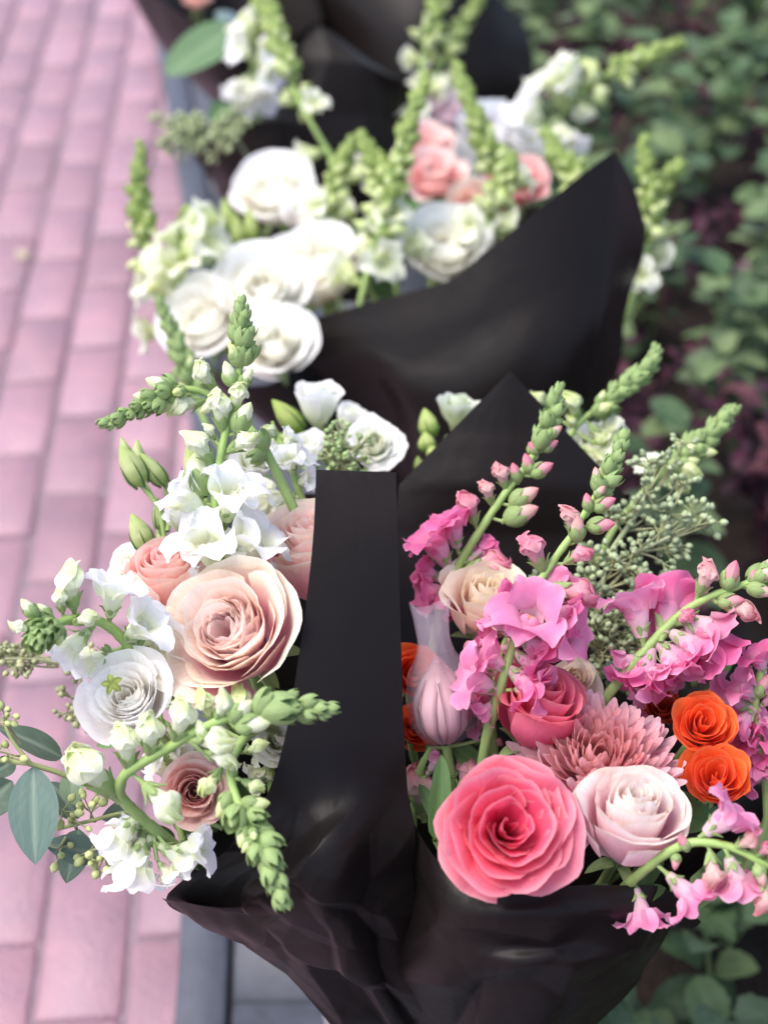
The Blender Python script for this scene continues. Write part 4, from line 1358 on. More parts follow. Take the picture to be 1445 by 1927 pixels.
# flower bud still in its protective net sleeve
rs = np.random.RandomState(62)
T = thing('netted_chrysanthemum', 'mauve chrysanthemum bud in a tubular net sleeve beside the flap', 'chrysanthemum', Matrix.Translation(P(838, 1395, 0.985)))
Minv = T.matrix_world.inverted()
axis0, axis1 = P(838, 1398, 0.975), P(822, 1230, 0.965)
Mx = frame(axis0, axis1 - axis0, cdir((1, 0, 0)))
Ls = (axis1 - axis0).length
for k in range(46):   # upright petals pressed together
    a = k * math.radians(137.5)
    t = (k / 45) ** 0.7
    rr = 0.34 * t
    u = np.linspace(-1, 1, 5); v = np.linspace(0, 1, 9)
    U, Vv = np.meshgrid(u, v)
    w = (0.05 + 0.055 * np.sin(Vv * 2.6))
    r = rr * np.interp(Vv, [0, 0.2, 0.55, 0.85, 1], [0.35, 0.9, 1.0, 0.62, 0.35]) + 0.012 - 0.02 * U ** 2
    ang = U * w / np.maximum(r, 0.06)
    z = Vv * lerp(0.98, 0.80, t) + 0.02
    V = np.stack([r * np.cos(ang), r * np.sin(ang), z], -1).reshape(-1, 3) * Ls
    col = lerp(C(206, 140, 150), C(240, 200, 208), sstep(0.1, 0.5, Vv)[..., None])
    col = lerp(col, C(150, 66, 74), (sstep(0.78, 1, Vv) * 0.7)[..., None]) * rs.uniform(0.8, 1.1)
    col = lerp(col, C(122, 60, 74), (sstep(0.45, 1, np.abs(U)) * 0.85)[..., None])
    part('petal', mk('petal', V, gridF(4, 8), M_PETAL, col.reshape(-1, 3), mkpv(U, Vv, rs)), T, Minv @ Mx @ Matrix.Rotation(a, 4, 'Z'))
nm, nt, b, out = newmat('net_sleeve')
uvn = N(nt, 'ShaderNodeAttribute', attribute_name='pv')
b.inputs['Base Color'].default_value = (0.60, 0.50, 0.57, 1)
b.inputs['Roughness'].default_value = 0.5
tcv = N(nt, 'ShaderNodeVectorMath', operation='SINE')
mpn = N(nt, 'ShaderNodeMapping'); mpn.inputs['Scale'].default_value = (620, 420, 0); mpn.inputs['Rotation'].default_value = (0, 0, 0.6)
nt.links.new(uvn.outputs['Vector'], mpn.inputs[0]); nt.links.new(mpn.outputs[0], tcv.inputs[0])
sx = N(nt, 'ShaderNodeSeparateXYZ'); nt.links.new(tcv.outputs[0], sx.inputs[0])
mxm = N(nt, 'ShaderNodeMath', operation='MAXIMUM'); nt.links.new(sx.outputs[0], mxm.inputs[0]); nt.links.new(sx.outputs[1], mxm.inputs[1])
mrn = N(nt, 'ShaderNodeMapRange'); mrn.inputs['From Min'].default_value = 0.35; mrn.inputs['From Max'].default_value = 0.9
mrn.inputs['To Min'].default_value = 0.08; mrn.inputs['To Max'].default_value = 0.34
nt.links.new(mxm.outputs[0], mrn.inputs[0])
sy = N(nt, 'ShaderNodeSeparateXYZ'); nt.links.new(uvn.outputs['Vector'], sy.inputs[0])
mry = N(nt, 'ShaderNodeMapRange'); mry.inputs['From Min'].default_value = 0.45; mry.inputs['From Max'].default_value = 0.75; mry.inputs['To Min'].default_value = 0.55; mry.inputs['To Max'].default_value = 1.2
nt.links.new(sy.outputs[1], mry.inputs[0])
mul = N(nt, 'ShaderNodeMath', operation='MULTIPLY'); nt.links.new(mrn.outputs[0], mul.inputs[0]); nt.links.new(mry.outputs[0], mul.inputs[1])
nt.links.new(mul.outputs[0], b.inputs['Alpha'])
th = np.linspace(0, 2 * math.pi, 33); vv = np.linspace(0, 1, 31)
TH, Vv = np.meshgrid(th, vv)
r = np.interp(Vv, [0, 0.05, 0.16, 0.34, 0.5, 0.60, 0.66, 0.75, 0.9, 1.0], [0.02, 0.24, 0.36, 0.385, 0.35, 0.25, 0.20, 0.165, 0.175, 0.205])
r = r * (1 + 0.06 * np.sin(3 * TH + 7 * Vv) * sstep(0.5, 1, Vv) + 0.07 * np.sin(11 * TH) * sstep(0.45, 0.62, Vv) + 0.02 * np.sin(7 * TH))
zc = Vv * 1.56 - 0.03 + 0.05 * np.sin(2 * TH + 1) * sstep(0.9, 1, Vv)
bendx = -0.10 * sstep(0.5, 1, Vv)
V = np.stack([r * np.cos(TH) + bendx * 0.3, r * np.sin(TH), zc], -1).reshape(-1, 3) * Ls
part('net_sleeve', mk('net_sleeve', V, gridF(32, 30), nm, None, np.stack([TH.ravel() / 6.283, Vv.ravel(), 0 * TH.ravel()], 1)), T, Minv @ Mx)
stem_part(T, Minv, axis0, axis0 - axis1, 'pink', 0.0032, 0.003)

# ------------------------------------------------------------------ snapdragons
tA = lambda x, y: (x * 0.4152, 1000 + y * 0.4152)
tB = lambda x, y: (180 + x * 0.4152, 560 + y * 0.4152)
tC = lambda x, y: (700 + x * 0.5156, 1200 + y * 0.5156)
tD = lambda x, y: (700 + x * 0.5156, 700 + y * 0.5156)

snapdragon('tall upright white snapdragon with a green budded tip in the nearest bouquet',
           [(605, 1290, 0.985), (572, 1100, 0.985), (543, 950, 0.985), (556, 780, 0.985), (592, 600, 0.985), (640, 400, 0.985), (655, 280, 0.985), (662, 150, 0.99), (662, 35, 0.995)],
           [('F', 590, 1010, 622, 800, -0.5), ('F', 505, 1000, 345, 830, -0.2), ('F', 552, 1235, 470, 1020, -0.6), ('F', 655, 1235, 755, 1000, -0.3), ('F', 545, 1330, 420, 1270, -0.3),
            ('F', 690, 1250, 810, 1270, -0.4), ('F', 590, 1200, 640, 1090, -0.6), ('F', 530, 1100, 400, 1010, -0.1), ('F', 560, 880, 470, 800, 0.1), ('F', 560, 950, 690, 900, -0.1), ('B', 525, 745, 415, 580), ('B', 606, 695, 750, 595), ('B', 575, 600, 560, 375), ('B', 630, 520, 668, 348), ('b', 640, 600, 700, 470),
            ('b', 470, 900, 452, 700, 0.2), ('b', 620, 395, 590, 285), ('b', 662, 400, 708, 318), ('t', 645, 305, 655, 208), ('t', 668, 300, 702, 225), ('t', 640, 300, 622, 240), ('B', 540, 640, 500, 560)],
           'white', 101, 'white', tip=(0.78, 17, 0.0145, 0.0085), tf=tB, rad=(0.0044, 0.0022), tipvar='cream')
snapdragon('snapdragon stem that bends sharply left over the brick paving',
           [(890, 940, 1.02), (820, 790, 1.02), (755, 670, 1.02), (690, 580, 1.025), (610, 500, 1.03), (520, 440, 1.03), (420, 415, 1.025), (330, 435, 1.02), (230, 485, 1.01), (140, 530, 1.0), (60, 570, 0.995)],
           [('B', 540, 410, 425, 270), ('b', 345, 412, 225, 372), ('b', 285, 462, 170, 445), ('B', 485, 468, 292, 500), ('b', 560, 470, 470, 520), ('t', 770, 700, 700, 740), ('t', 760, 690, 740, 600)],
           'white', 102, 'white', tip=(0.66, 20, 0.0145, 0.0075), tf=tB, rad=(0.0042, 0.002), tipvar='cream')
snapdragon('short white snapdragon with open florets tucked beside the flap above the pink rose',
           [(960, 980, 1.05), (915, 860, 1.05), (880, 740, 1.055), (830, 640, 1.06), (800, 560, 1.06)],
           [('F', 910, 850, 985, 800, -0.5), ('F', 900, 800, 850, 690, -0.5), ('F', 890, 780, 960, 690, -0.3), ('F', 900, 900, 760, 930, -0.3), ('F', 860, 720, 780, 680, -0.2), ('F', 920, 900, 860, 1000, -0.4), ('F', 850, 690, 900, 600, 0.1), ('F', 900, 920, 700, 900, 0.3), ('B', 820, 640, 760, 560)],
           'white', 115, 'white', tip=None, tf=tB, rad=(0.0036, 0.0022))
snapdragon('short ivory snapdragon wedged between the large garden rose and the flap',
           [(1230, 1120, 0.985), (1225, 1000, 0.985), (1215, 900, 0.985), (1190, 820, 0.985)],
           [('F', 1225, 1000, 1130, 1010, -0.4), ('F', 1220, 960, 1270, 880, -0.4), ('F', 1225, 1040, 1180, 1130, -0.4), ('F', 1215, 900, 1120, 870, -0.4), ('F', 1225, 1080, 1260, 1010, -0.5), ('F', 1230, 1100, 1110, 1110, -0.2)],
           'cream', 116, 'white', tip=None, tf=tA, rad=(0.0036, 0.0026))
snapdragon('snapdragon leaning out to the left with a round tip facing the viewer',
           [(690, 650, 0.955), (600, 540, 0.945), (520, 450, 0.935), (430, 400, 0.925), (320, 400, 0.912), (220, 440, 0.895), (165, 490, 0.875)],
           [('B', 335, 345, 298, 115), ('B', 285, 365, 262, 235), ('B', 330, 415, 460, 370), ('F', 405, 450, 235, 590, -0.3), ('F', 510, 555, 330, 610, -0.2), ('F', 500, 385, 515, 185, -0.4),
            ('F', 575, 490, 690, 370, -0.7), ('F', 690, 620, 770, 480, -0.2), ('F', 640, 570, 560, 680, -0.2), ('F', 610, 540, 740, 360, 0.3), ('F', 680, 640, 620, 760, 0.2), ('b', 165, 385, 95, 308), ('b', 230, 380, 170, 330), ('B', 150, 450, 30, 420), ('t', 500, 540, 470, 520)],
           'white', 103, 'white', tip=(0.74, 14, 0.014, 0.011), tf=tA, rad=(0.0046, 0.0028), tipvar='cream')
snapdragon('snapdragon with a thick curling stem and green tip in front of the black flap',
           [(700, 1350, 0.92), (610, 1270, 0.905), (545, 1190, 0.895), (565, 1105, 0.885), (650, 1045, 0.880), (790, 965, 0.875), (930, 885, 0.870), (1080, 830, 0.868), (1250, 795, 0.868), (1380, 800, 0.868), (1470, 815, 0.868)],
           [('B', 510, 1190, 290, 940), ('B', 585, 1070, 560, 835), ('B', 680, 1010, 685, 785), ('B', 795, 945, 860, 725), ('B', 985, 850, 1045, 705), ('b', 930, 960, 900, 850, -0.1), ('B', 870, 950, 1100, 945),
            ('B', 930, 1000, 1090, 1045), ('B', 660, 1150, 850, 1330, -0.4), ('F', 645, 1390, 585, 1640, -0.3), ('F', 790, 1440, 960, 1420, -0.3), ('F', 720, 1500, 790, 1590, -0.1), ('F', 620, 1300, 500, 1440, 0.3), ('F', 690, 1380, 540, 1520, 0.0), ('F', 720, 1420, 880, 1520, 0.1), ('F', 640, 1340, 560, 1320, 0.4),
            ('b', 1050, 850, 1150, 770), ('b', 1080, 880, 1230, 860), ('b', 1180, 850, 1110, 900), ('t', 1170, 820, 1240, 730), ('t', 1190, 800, 1340, 800)],
           'white', 104, 'white', tip=(0.80, 13, 0.015, 0.009), tf=tA, rad=(0.0046, 0.0022), tipvar='cream')
snapdragon('drooping snapdragon spike hanging its pale green buds over the black paper',
           [(1150, 900, 0.935), (1090, 960, 0.91), (1045, 1060, 0.89), (1065, 1190, 0.875), (1120, 1300, 0.865), (1190, 1430, 0.857), (1240, 1550, 0.852), (1272, 1660, 0.85)],
           [('B', 1000, 1080, 895, 1220), ('b', 1045, 1190, 985, 1300), ('B', 1100, 1130, 1215, 1185), ('b', 1110, 1240, 1225, 1235), ('b', 1060, 1110, 1050, 1050), ('b', 1090, 1280, 1025, 1345), ('b', 1150, 1380, 1100, 1460),
            ('B', 1110, 860, 1065, 680, -0.3), ('B', 970, 860, 890, 700, -0.2), ('B', 1110, 1000, 1215, 960), ('B', 1000, 1020, 1090, 1080)],
           'cream', 105, 'white', tip=(0.55, 22, 0.015, 0.009), tf=tA, rad=(0.0040, 0.0024), tipvar='cream')
snapdragon('pink snapdragon with green budded tip in front of the pointed black corner',
           [(270, 810, 1.045), (325, 690, 1.045), (400, 570, 1.045), (480, 450, 1.045), (560, 345, 1.05), (620, 250, 1.055), (658, 150, 1.06), (676, 70, 1.06)],
           [('F', 275, 705, 200, 545, -0.3, 'magenta'), ('F', 312, 640, 285, 490, -0.2, 'magenta'), ('B', 375, 550, 330, 410), ('B', 435, 480, 405, 375, -0.3, 'blush'), ('B', 490, 425, 452, 310, -0.3, 'blush'),
            ('b', 510, 480, 605, 420, -0.3, 'blush'), ('b', 490, 540, 605, 488, -0.3, 'blush'), ('b', 530, 400, 515, 330), ('b', 575, 365, 560, 295), ('b', 585, 375, 660, 330), ('b', 600, 300, 572, 255), ('b', 625, 285, 678, 248),
            ('B', 350, 715, 540, 680), ('F', 320, 760, 430, 800, -0.2, 'magenta'), ('F', 290, 770, 240, 880, -0.3, 'magenta'), ('F', 350, 690, 440, 640, 0.5, 'magenta'), ('F', 330, 740, 470, 740, 0.3, 'pink'), ('F', 275, 800, 150, 790, -0.4, 'magenta'), ('F', 300, 830, 330, 900, -0.5, 'magenta'), ('F', 250, 760, 170, 700, 0.2, 'magenta')],
           'pink', 106, 'pink', tip=(0.70, 16, 0.0140, 0.0085), tf=tD, rad=(0.0042, 0.0022), tipvar='blush')
snapdragon('central pink snapdragon with bright open florets above the hot pink rose',
           [(440, 1240, 0.955), (485, 1090, 0.95), (530, 950, 0.955), (600, 785, 0.96), (660, 690, 0.965), (725, 600, 0.97), (775, 515, 0.975), (830, 425, 0.98), (880, 330, 0.985), (908, 250, 0.99)],
           [('B', 625, 725, 548, 555, -0.2), ('B', 705, 695, 815, 635), ('B', 660, 785, 865, 825, -0.2), ('F', 560, 960, 600, 830, -1.2), ('F', 610, 960, 780, 930, -0.5), ('F', 525, 1160, 660, 1150, -0.5),
            ('F', 455, 1165, 320, 1085, -0.4), ('F', 500, 960, 440, 850, -0.2), ('F', 570, 900, 690, 1010, -0.2), ('B', 730, 590, 715, 460, -0.3, 'blush'), ('b', 745, 610, 755, 525, -0.6, 'blush'), ('b', 790, 565, 888, 548),
            ('b', 790, 505, 783, 440), ('b', 812, 500, 888, 458), ('t', 840, 440, 815, 385), ('F', 600, 860, 700, 760, 0.6), ('F', 520, 1020, 600, 1080, 0.0), ('F', 640, 880, 790, 880, -0.3, 'magenta'), ('F', 560, 880, 450, 800, 0.0, 'magenta'), ('F', 540, 960, 680, 1060, -0.3, 'magenta'), ('F', 490, 1090, 400, 1000, -0.2), ('F', 500, 1080, 620, 1180, -0.2, 'magenta'), ('F', 450, 1200, 380, 1260, -0.2)],
           'pink', 107, 'pink', tip=(0.78, 14, 0.0145, 0.0085), tf=tD, rad=(0.0042, 0.0022), tipvar='blush')
snapdragon('pink snapdragon reaching right over the dark side of the wrap',
           [(930, 1090, 0.985), (1000, 1010, 0.985), (1100, 905, 0.985), (1200, 835, 0.985), (1300, 795, 0.985), (1400, 760, 0.985), (1500, 730, 0.985), (1560, 700, 0.985)],
           [('F', 985, 970, 955, 770, 0.1), ('B', 1190, 810, 1258, 665, -0.3, 'blush'), ('B', 1110, 920, 1185, 860, -0.8), ('b', 1290, 785, 1332, 688), ('b', 1265, 840, 1360, 828), ('B', 1280, 850, 1432, 885, -0.2, 'blush'),
            ('F', 1130, 900, 1310, 960, -0.2, 'blush'), ('F', 960, 1070, 1090, 1140, -0.6), ('F', 950, 1080, 900, 1150, -0.4, 'magenta'), ('F', 1040, 990, 1180, 1080, -0.2, 'magenta'), ('F', 1060, 960, 1110, 790, 0.8, 'magenta'),
            ('b', 1380, 770, 1400, 720), ('b', 1370, 790, 1440, 810), ('F', 1000, 1040, 1050, 1150, 0.2, 'magenta'), ('F', 1090, 950, 1240, 1030, -0.3, 'pink'), ('F', 1020, 1010, 980, 1180, -0.3, 'magenta'), ('F', 1150, 920, 1300, 1060, 0.0, 'magenta'), ('F', 1060, 990, 1130, 1130, -0.5, 'pink'), ('F', 980, 1040, 880, 1060, 0.1, 'pink')],
           'pink', 108, 'pink', tip=(0.72, 16, 0.016, 0.010), tf=tD, rad=(0.0042, 0.0022), tipvar='blush')
snapdragon('drooping pink snapdragon with a curved stem over the front right rim',
           [(890, 945, 0.935), (940, 893, 0.905), (1000, 842, 0.885), (1080, 782, 0.872), (1180, 746, 0.866), (1300, 762, 0.862), (1400, 810, 0.86), (1500, 870, 0.86), (1580, 930, 0.86)],
           [('F', 962, 915, 1005, 1075, -0.3), ('F', 1080, 865, 1215, 985, -0.3), ('B', 1232, 785, 1258, 950, -0.3, 'blush'), ('F', 1215, 715, 1370, 620, -0.2), ('B', 1325, 765, 1435, 715, -0.5, 'blush'), ('B', 1432, 880, 1432, 1040, -0.2, 'blush'),
            ('F', 1300, 800, 1360, 940, 0.1, 'blush'), ('b', 1110, 790, 1105, 850), ('b', 1150, 770, 1120, 720), ('B', 1400, 800, 1470, 740)],
           'pink', 109, 'pink', tip=(0.80, 12, 0.015, 0.010), tf=tC, rad=(0.0042, 0.0024), tipvar='blush')
snapdragon('magenta snapdragon cluster at the right edge above the orange roses',
           [(1440, 560, 1.0), (1420, 440, 1.0), (1400, 320, 0.995), (1400, 200, 0.99), (1430, 90, 0.985), (1470, 0, 0.98)],
           [('F', 1420, 400, 1350, 340, -0.5, 'magenta'), ('F', 1410, 300, 1300, 290, 0.1, 'magenta'), ('F', 1400, 230, 1330, 150, -0.4), ('F', 1430, 130, 1400, 30, -0.3, 'magenta'), ('F', 1440, 460, 1340, 460, -0.2, 'magenta'),
            ('F', 1440, 420, 1460, 330, -0.7, 'magenta'), ('F', 1420, 250, 1470, 200, -0.5, 'magenta'), ('F', 1395, 260, 1240, 210, 0.4), ('b', 1400, 210, 1450, 130), ('F', 1430, 470, 1400, 420, -0.6, 'magenta'), ('F', 1435, 500, 1330, 520, -0.2, 'magenta'), ('F', 1400, 330, 1440, 280, -0.6, 'pink'), ('F', 1400, 260, 1290, 360, -0.2, 'magenta'), ('F', 1440, 520, 1440, 440, -0.8, 'pink')],
           'pink', 110, 'pink', tip=None, tf=tC, rad=(0.004, 0.003))
snapdragon('pale pink streaked snapdragon florets low beside the black flap',
           [(150, 640, 1.0), (160, 560, 0.995), (180, 470, 0.99), (215, 400, 0.99)],
           [('B', 185, 640, 150, 430, -0.2, 'blush'), ('F', 200, 500, 250, 420, 0.1), ('B', 330, 560, 360, 390, 0.0, 'pink'), ('F', 400, 360, 420, 240, 0.3, 'blush')],
           'pink', 111, 'pink', tip=None, tf=tC, rad=(0.0034, 0.003))
snapdragon('low magenta snapdragon florets filling the dark space behind the central pink spike',
           [(930, 1420, 1.0), (925, 1330, 1.0), (935, 1250, 1.005), (960, 1180, 1.01)],
           [('F', 925, 1330, 880, 1290, -0.4, 'magenta'), ('F', 930, 1290, 985, 1250, -0.3), ('F', 930, 1270, 880, 1225, -0.3), ('F', 925, 1350, 960, 1310, -0.5), ('F', 945, 1220, 1000, 1180, -0.2, 'magenta'), ('F', 940, 1230, 895, 1180, 0.0, 'magenta'), ('F', 925, 1370, 885, 1350, -0.4), ('B', 925, 1390, 950, 1400, -0.3)],
           'pink', 117, 'pink', tip=None, rad=(0.0036, 0.0026))
snapdragon('low pink snapdragon florets between the chrysanthemum and the rightward spike',
           [(1230, 1420, 1.02), (1235, 1340, 1.02), (1240, 1270, 1.02), (1255, 1210, 1.02)],
           [('F', 1235, 1300, 1190, 1290, -0.4), ('F', 1240, 1270, 1200, 1235, -0.3, 'magenta'), ('F', 1240, 1260, 1290, 1240, -0.4), ('F', 1250, 1220, 1225, 1180, -0.2, 'blush'), ('F', 1240, 1290, 1280, 1300, -0.5), ('F', 1235, 1330, 1205, 1340, -0.4, 'magenta'), ('F', 1250, 1230, 1310, 1200, -0.2, 'blush')],
           'pink', 118, 'pink', tip=None, rad=(0.0036, 0.0026))
snapdragon('low white snapdragon florets filling the space under the white ranunculus',
           [(340, 1560, 1.0), (325, 1480, 1.0), (310, 1410, 1.0), (300, 1340, 1.01), (305, 1270, 1.02)],
           [('F', 320, 1460, 285, 1430, -0.4), ('F', 315, 1430, 350, 1405, -0.4), ('F', 310, 1410, 270, 1400, -0.2), ('F', 322, 1470, 310, 1510, -0.5), ('F', 302, 1330, 345, 1310, -0.2, 'cream'), ('F', 304, 1290, 280, 1250, -0.3), ('F', 330, 1500, 290, 1490, -0.3), ('F', 330, 1500, 420, 1455, -0.1, 'cream')],
           'white', 119, 'white', tip=None, rad=(0.0036, 0.0026))
GF = 'pale snapdragon stems behind the nearest bouquets'
snapdragon('greenish snapdragon leaning right behind the pointed black corner',
           [(1060, 850, 1.19), (1085, 800, 1.19), (1130, 765, 1.19), (1180, 725, 1.19), (1215, 695, 1.19), (1232, 662, 1.19)],
           [('B', 1085, 790, 1070, 722), ('B', 1080, 810, 1072, 775), ('B', 1030, 770, 995, 730), ('B', 1110, 800, 1150, 845, 0), ('F', 1080, 850, 1150, 850, 0.2), ('F', 1120, 830, 1165, 800, 0.3)],
           'cream', 112, 'mid', tip=(0.35, 26, 0.017, 0.009), group=GF)
snapdragon('blurred green snapdragon leaning right over the seeded eucalyptus',
           [(1180, 960, 1.14), (1225, 910, 1.15), (1280, 865, 1.155), (1330, 820, 1.16), (1372, 778, 1.165)],
           [('B', 1245, 910, 1310, 915), ('B', 1260, 890, 1330, 880), ('F', 1230, 900, 1215, 860), ('b', 1290, 850, 1270, 825), ('b', 1310, 850, 1350, 850)],
           'cream', 113, 'pink', tip=(0.35, 24, 0.0165, 0.010), group=GF)
snapdragon('dark green snapdragon tip below the leftmost white rose',
           [(372, 760, 1.33), (350, 690, 1.34), (325, 630, 1.35), (303, 572, 1.35)], [], 'cream', 114, 'mid', tip=(0.05, 26, 0.018, 0.010), group=GF)
GB = 'cream snapdragon stems of the blurred bouquets'
CALG[0] = C(146, 166, 88)
B_ = 0.036


def far_snap(label, pts, seed, bind, fl, L=B_, var='cream', tip=(0.55, 20, 0.0205, 0.012), fn=None):
    snapdragon(label, pts, None, var, seed, bind, tip=tip, auto=auto_spike(fl, L, fn), group=GB, rad=(0.0045, 0.0022))


far_snap('leftmost green spiked snapdragon leaning over the bricks', [(330, 640, 1.66), (295, 540, 1.66), (272, 440, 1.66), (262, 350, 1.66), (264, 280, 1.66)], 121, 'cream', 0.30, fn=3)
snapdragon('pair of creamy open florets beside the leftmost green spike', [(350, 620, 1.62), (335, 540, 1.62), (335, 470, 1.62), (350, 400, 1.62)],
           [('F', 350, 560, 268, 490, -0.3), ('F', 345, 540, 330, 470, -0.5), ('F', 335, 490, 405, 415, -0.4), ('F', 340, 480, 318, 420, -0.2), ('F', 350, 570, 300, 545, -0.4), ('B', 345, 430, 395, 380), ('B', 350, 420, 420, 400)], 'cream', 122, 'cream', tip=(0.7, 10, 0.016, 0.01), group=GB)
far_snap('long snapdragon spike arching from the top to the white roses', [(668, 440, 1.80), (640, 330, 1.80), (585, 230, 1.80), (550, 160, 1.82), (520, 60, 1.85), (505, -20, 1.88)], 123, 'cream', 0.42, L=0.034, tip=(0.6, 22, 0.025, 0.015), fn=4)
far_snap('central green snapdragon spike in front of the white roses', [(680, 560, 1.60), (700, 480, 1.60), (735, 370, 1.60), (765, 250, 1.61), (800, 150, 1.62)], 124, 'cream', 0.22, fn=3, tip=(0.42, 28, 0.0205, 0.012))
far_snap('thick short snapdragon spike left of the central spike', [(740, 500, 1.63), (730, 420, 1.63), (715, 340, 1.63), (682, 258, 1.64)], 125, 'cream', 0.30, fn=3)
far_snap('low green snapdragon between the high white rose and the central spike', [(600, 470, 1.70), (615, 410, 1.70), (635, 340, 1.70), (660, 275, 1.71)], 126, 'cream', 0.25, fn=2)
far_snap('right green snapdragon spike of the twin spikes before the pink roses', [(965, 430, 1.68), (940, 340, 1.69), (900, 230, 1.70), (860, 128, 1.72)], 127, 'cream', 0.2, fn=2, tip=(0.36, 30, 0.0205, 0.012))
far_snap('thin green snapdragon right of the twin spikes', [(905, 480, 1.66), (915, 420, 1.66), (945, 350, 1.67), (960, 300, 1.68)], 128, 'cream', 0.3, fn=4)
far_snap('short green snapdragon tip above the rising wrap edge', [(1110, 400, 1.62), (1080, 330, 1.62), (1050, 290, 1.63), (1030, 255, 1.64)], 129, 'cream', 0.1, fn=1, tip=(0.2, 22, 0.023, 0.013))
far_snap('pale green snapdragon right of the tall corner of the wrap', [(1190, 560, 1.62), (1215, 450, 1.62), (1222, 370, 1.62), (1210, 275, 1.62)], 130, 'cream', 0.3, fn=2, tip=(0.4, 20, 0.022, 0.014))
far_snap('second pale green tip leaning right beyond the tall corner', [(1200, 480, 1.64), (1220, 400, 1.64), (1245, 350, 1.64), (1275, 312, 1.64)], 131, 'cream', 0.15, fn=1, tip=(0.35, 18, 0.022, 0.013))
snapdragon('white snapdragon arching right over the green bed near the top', [(1000, 300, 1.95), (1040, 240, 1.95), (1085, 180, 1.95), (1140, 140, 1.95), (1200, 112, 1.95), (1275, 85, 1.95)],
           [('F', 1020, 240, 975, 180, -0.4, 'white'), ('F', 1025, 230, 990, 265, -0.4, 'white'), ('F', 1065, 200, 1035, 110, -0.3), ('F', 1075, 195, 1060, 130, -0.5, 'white'), ('F', 1045, 225, 1070, 285, -0.6, 'white'), ('B', 1100, 170, 1130, 115),
            ('B', 1120, 150, 1140, 200), ('F', 1090, 190, 1105, 220, -0.4), ('b', 1150, 145, 1160, 120), ('b', 1170, 140, 1190, 165), ('B', 1120, 150, 1095, 100)],
           'cream', 132, 'far', tip=(0.6, 16, 0.025, 0.015), group=GB)
far_snap('cream snapdragon with round buds at the top centre', [(790, 250, 2.1), (790, 170, 2.1), (800, 90, 2.12), (830, 0, 2.15), (860, -60, 2.2)], 133, 'far', 0.35, fn=3, L=0.034, tip=(0.5, 22, 0.022, 0.014))
far_snap('leaning cream snapdragon right of the top centre one', [(800, 200, 2.15), (830, 120, 2.15), (870, 50, 2.18), (920, -30, 2.2)], 134, 'far', 0.3, fn=3, L=0.034, tip=(0.4, 22, 0.022, 0.014))
snapdragon('white florets of a snapdragon near the top left of centre', [(480, 200, 2.0), (475, 130, 2.0), (480, 60, 2.0), (500, -20, 2.02)],
           [('F', 475, 150, 520, 130, -0.6, 'white'), ('F', 475, 140, 445, 185, -0.6, 'white'), ('F', 478, 110, 435, 75, -0.6, 'white'), ('F', 480, 80, 455, 25, -0.4), ('F', 480, 120, 520, 80, -0.6, 'white'), ('F', 478, 150, 490, 195, -0.8, 'white'), ('B', 482, 60, 530, 20), ('B', 482, 60, 455, 20), ('b', 490, 30, 520, 60)],
           'cream', 135, 'far', tip=(0.6, 14, 0.02, 0.014), group=GB)
# ------------------------------------------------------------------ lisianthus buds
rs = np.random.RandomState(201)
T = thing('lisianthus_spray', 'spray of pointed green lisianthus buds at the upper left over the bricks', 'lisianthus', Matrix.Translation(P(310, 1010, 1.06)))
Mi = T.matrix_world.inverted()
for bs, tp, w in (((268, 914, 1.06), (226, 838, 1.05), 46), ((312, 912, 1.07), (264, 852, 1.06), 34), ((278, 1035, 1.04), (248, 966, 1.03), 42), ((262, 880, 1.09), (258, 826, 1.09), 24), ((245, 870, 1.09), (228, 822, 1.09), 20), ((300, 995, 1.07), (297, 935, 1.07), 22), ((385, 922, 1.03), (352, 836, 1.02), 50)):
    lis_bud(T, Mi, bs, tp, w, rs)
for pts in ([(312, 1020, 1.06), (298, 955, 1.06), (268, 914, 1.06)], [(316, 1000, 1.06), (318, 950, 1.07), (312, 912, 1.07)], [(320, 1060, 1.06), (300, 1050, 1.05), (278, 1037, 1.04)], [(300, 960, 1.07), (270, 905, 1.09), (262, 882, 1.09)],
            [(275, 925, 1.075), (255, 890, 1.085), (245, 870, 1.09)], [(312, 1030, 1.06), (300, 1010, 1.07), (300, 995, 1.07)], [(400, 1000, 1.03), (392, 955, 1.03), (385, 922, 1.03)], [(400, 1100, 1.05), (400, 1050, 1.04), (400, 1000, 1.03)]):
    stalk(T, Mi, [P(*q) for q in pts], 0.0019, 'stalk')
stalk(T, Mi, [P(312, 1020, 1.06), P(335, 1120, 1.06), P(420, 1350, 1.08), BIND['white']], 0.0024)
T = thing('lisianthus_spray', 'pointed green lisianthus buds left of the upright white bloom', 'lisianthus', Matrix.Translation(P(600, 880, 1.2)))
Mi = T.matrix_world.inverted()
for bs, tp, w in (((568, 812, 1.2), (512, 752, 1.19), 40), ((556, 836, 1.19), (494, 822, 1.18), 30)):
    lis_bud(T, Mi, bs, tp, w, rs, (C(158, 184, 92), C(196, 212, 132), C(182, 204, 110)))
stalk(T, Mi, [P(568, 812, 1.2), P(590, 840, 1.2), P(620, 880, 1.21)], 0.0018, 'stalk')
stalk(T, Mi, [P(556, 836, 1.19), P(590, 845, 1.2), P(620, 880, 1.21), BIND['mid']], 0.002)
T = thing('lisianthus_spray', 'stacked green lisianthus buds against the black wrap behind the pointed corner', 'lisianthus', Matrix.Translation(P(810, 890, 1.22)))
Mi = T.matrix_world.inverted()
for bs, tp, w in (((812, 822, 1.22), (798, 768, 1.22), 38), ((805, 850, 1.21), (800, 812, 1.21), 34), ((815, 860, 1.2), (812, 838, 1.2), 26), ((788, 890, 1.2), (786, 858, 1.2), 20)):
    lis_bud(T, Mi, bs, tp, w, rs, (C(160, 186, 100), C(200, 214, 140), C(184, 204, 116)))
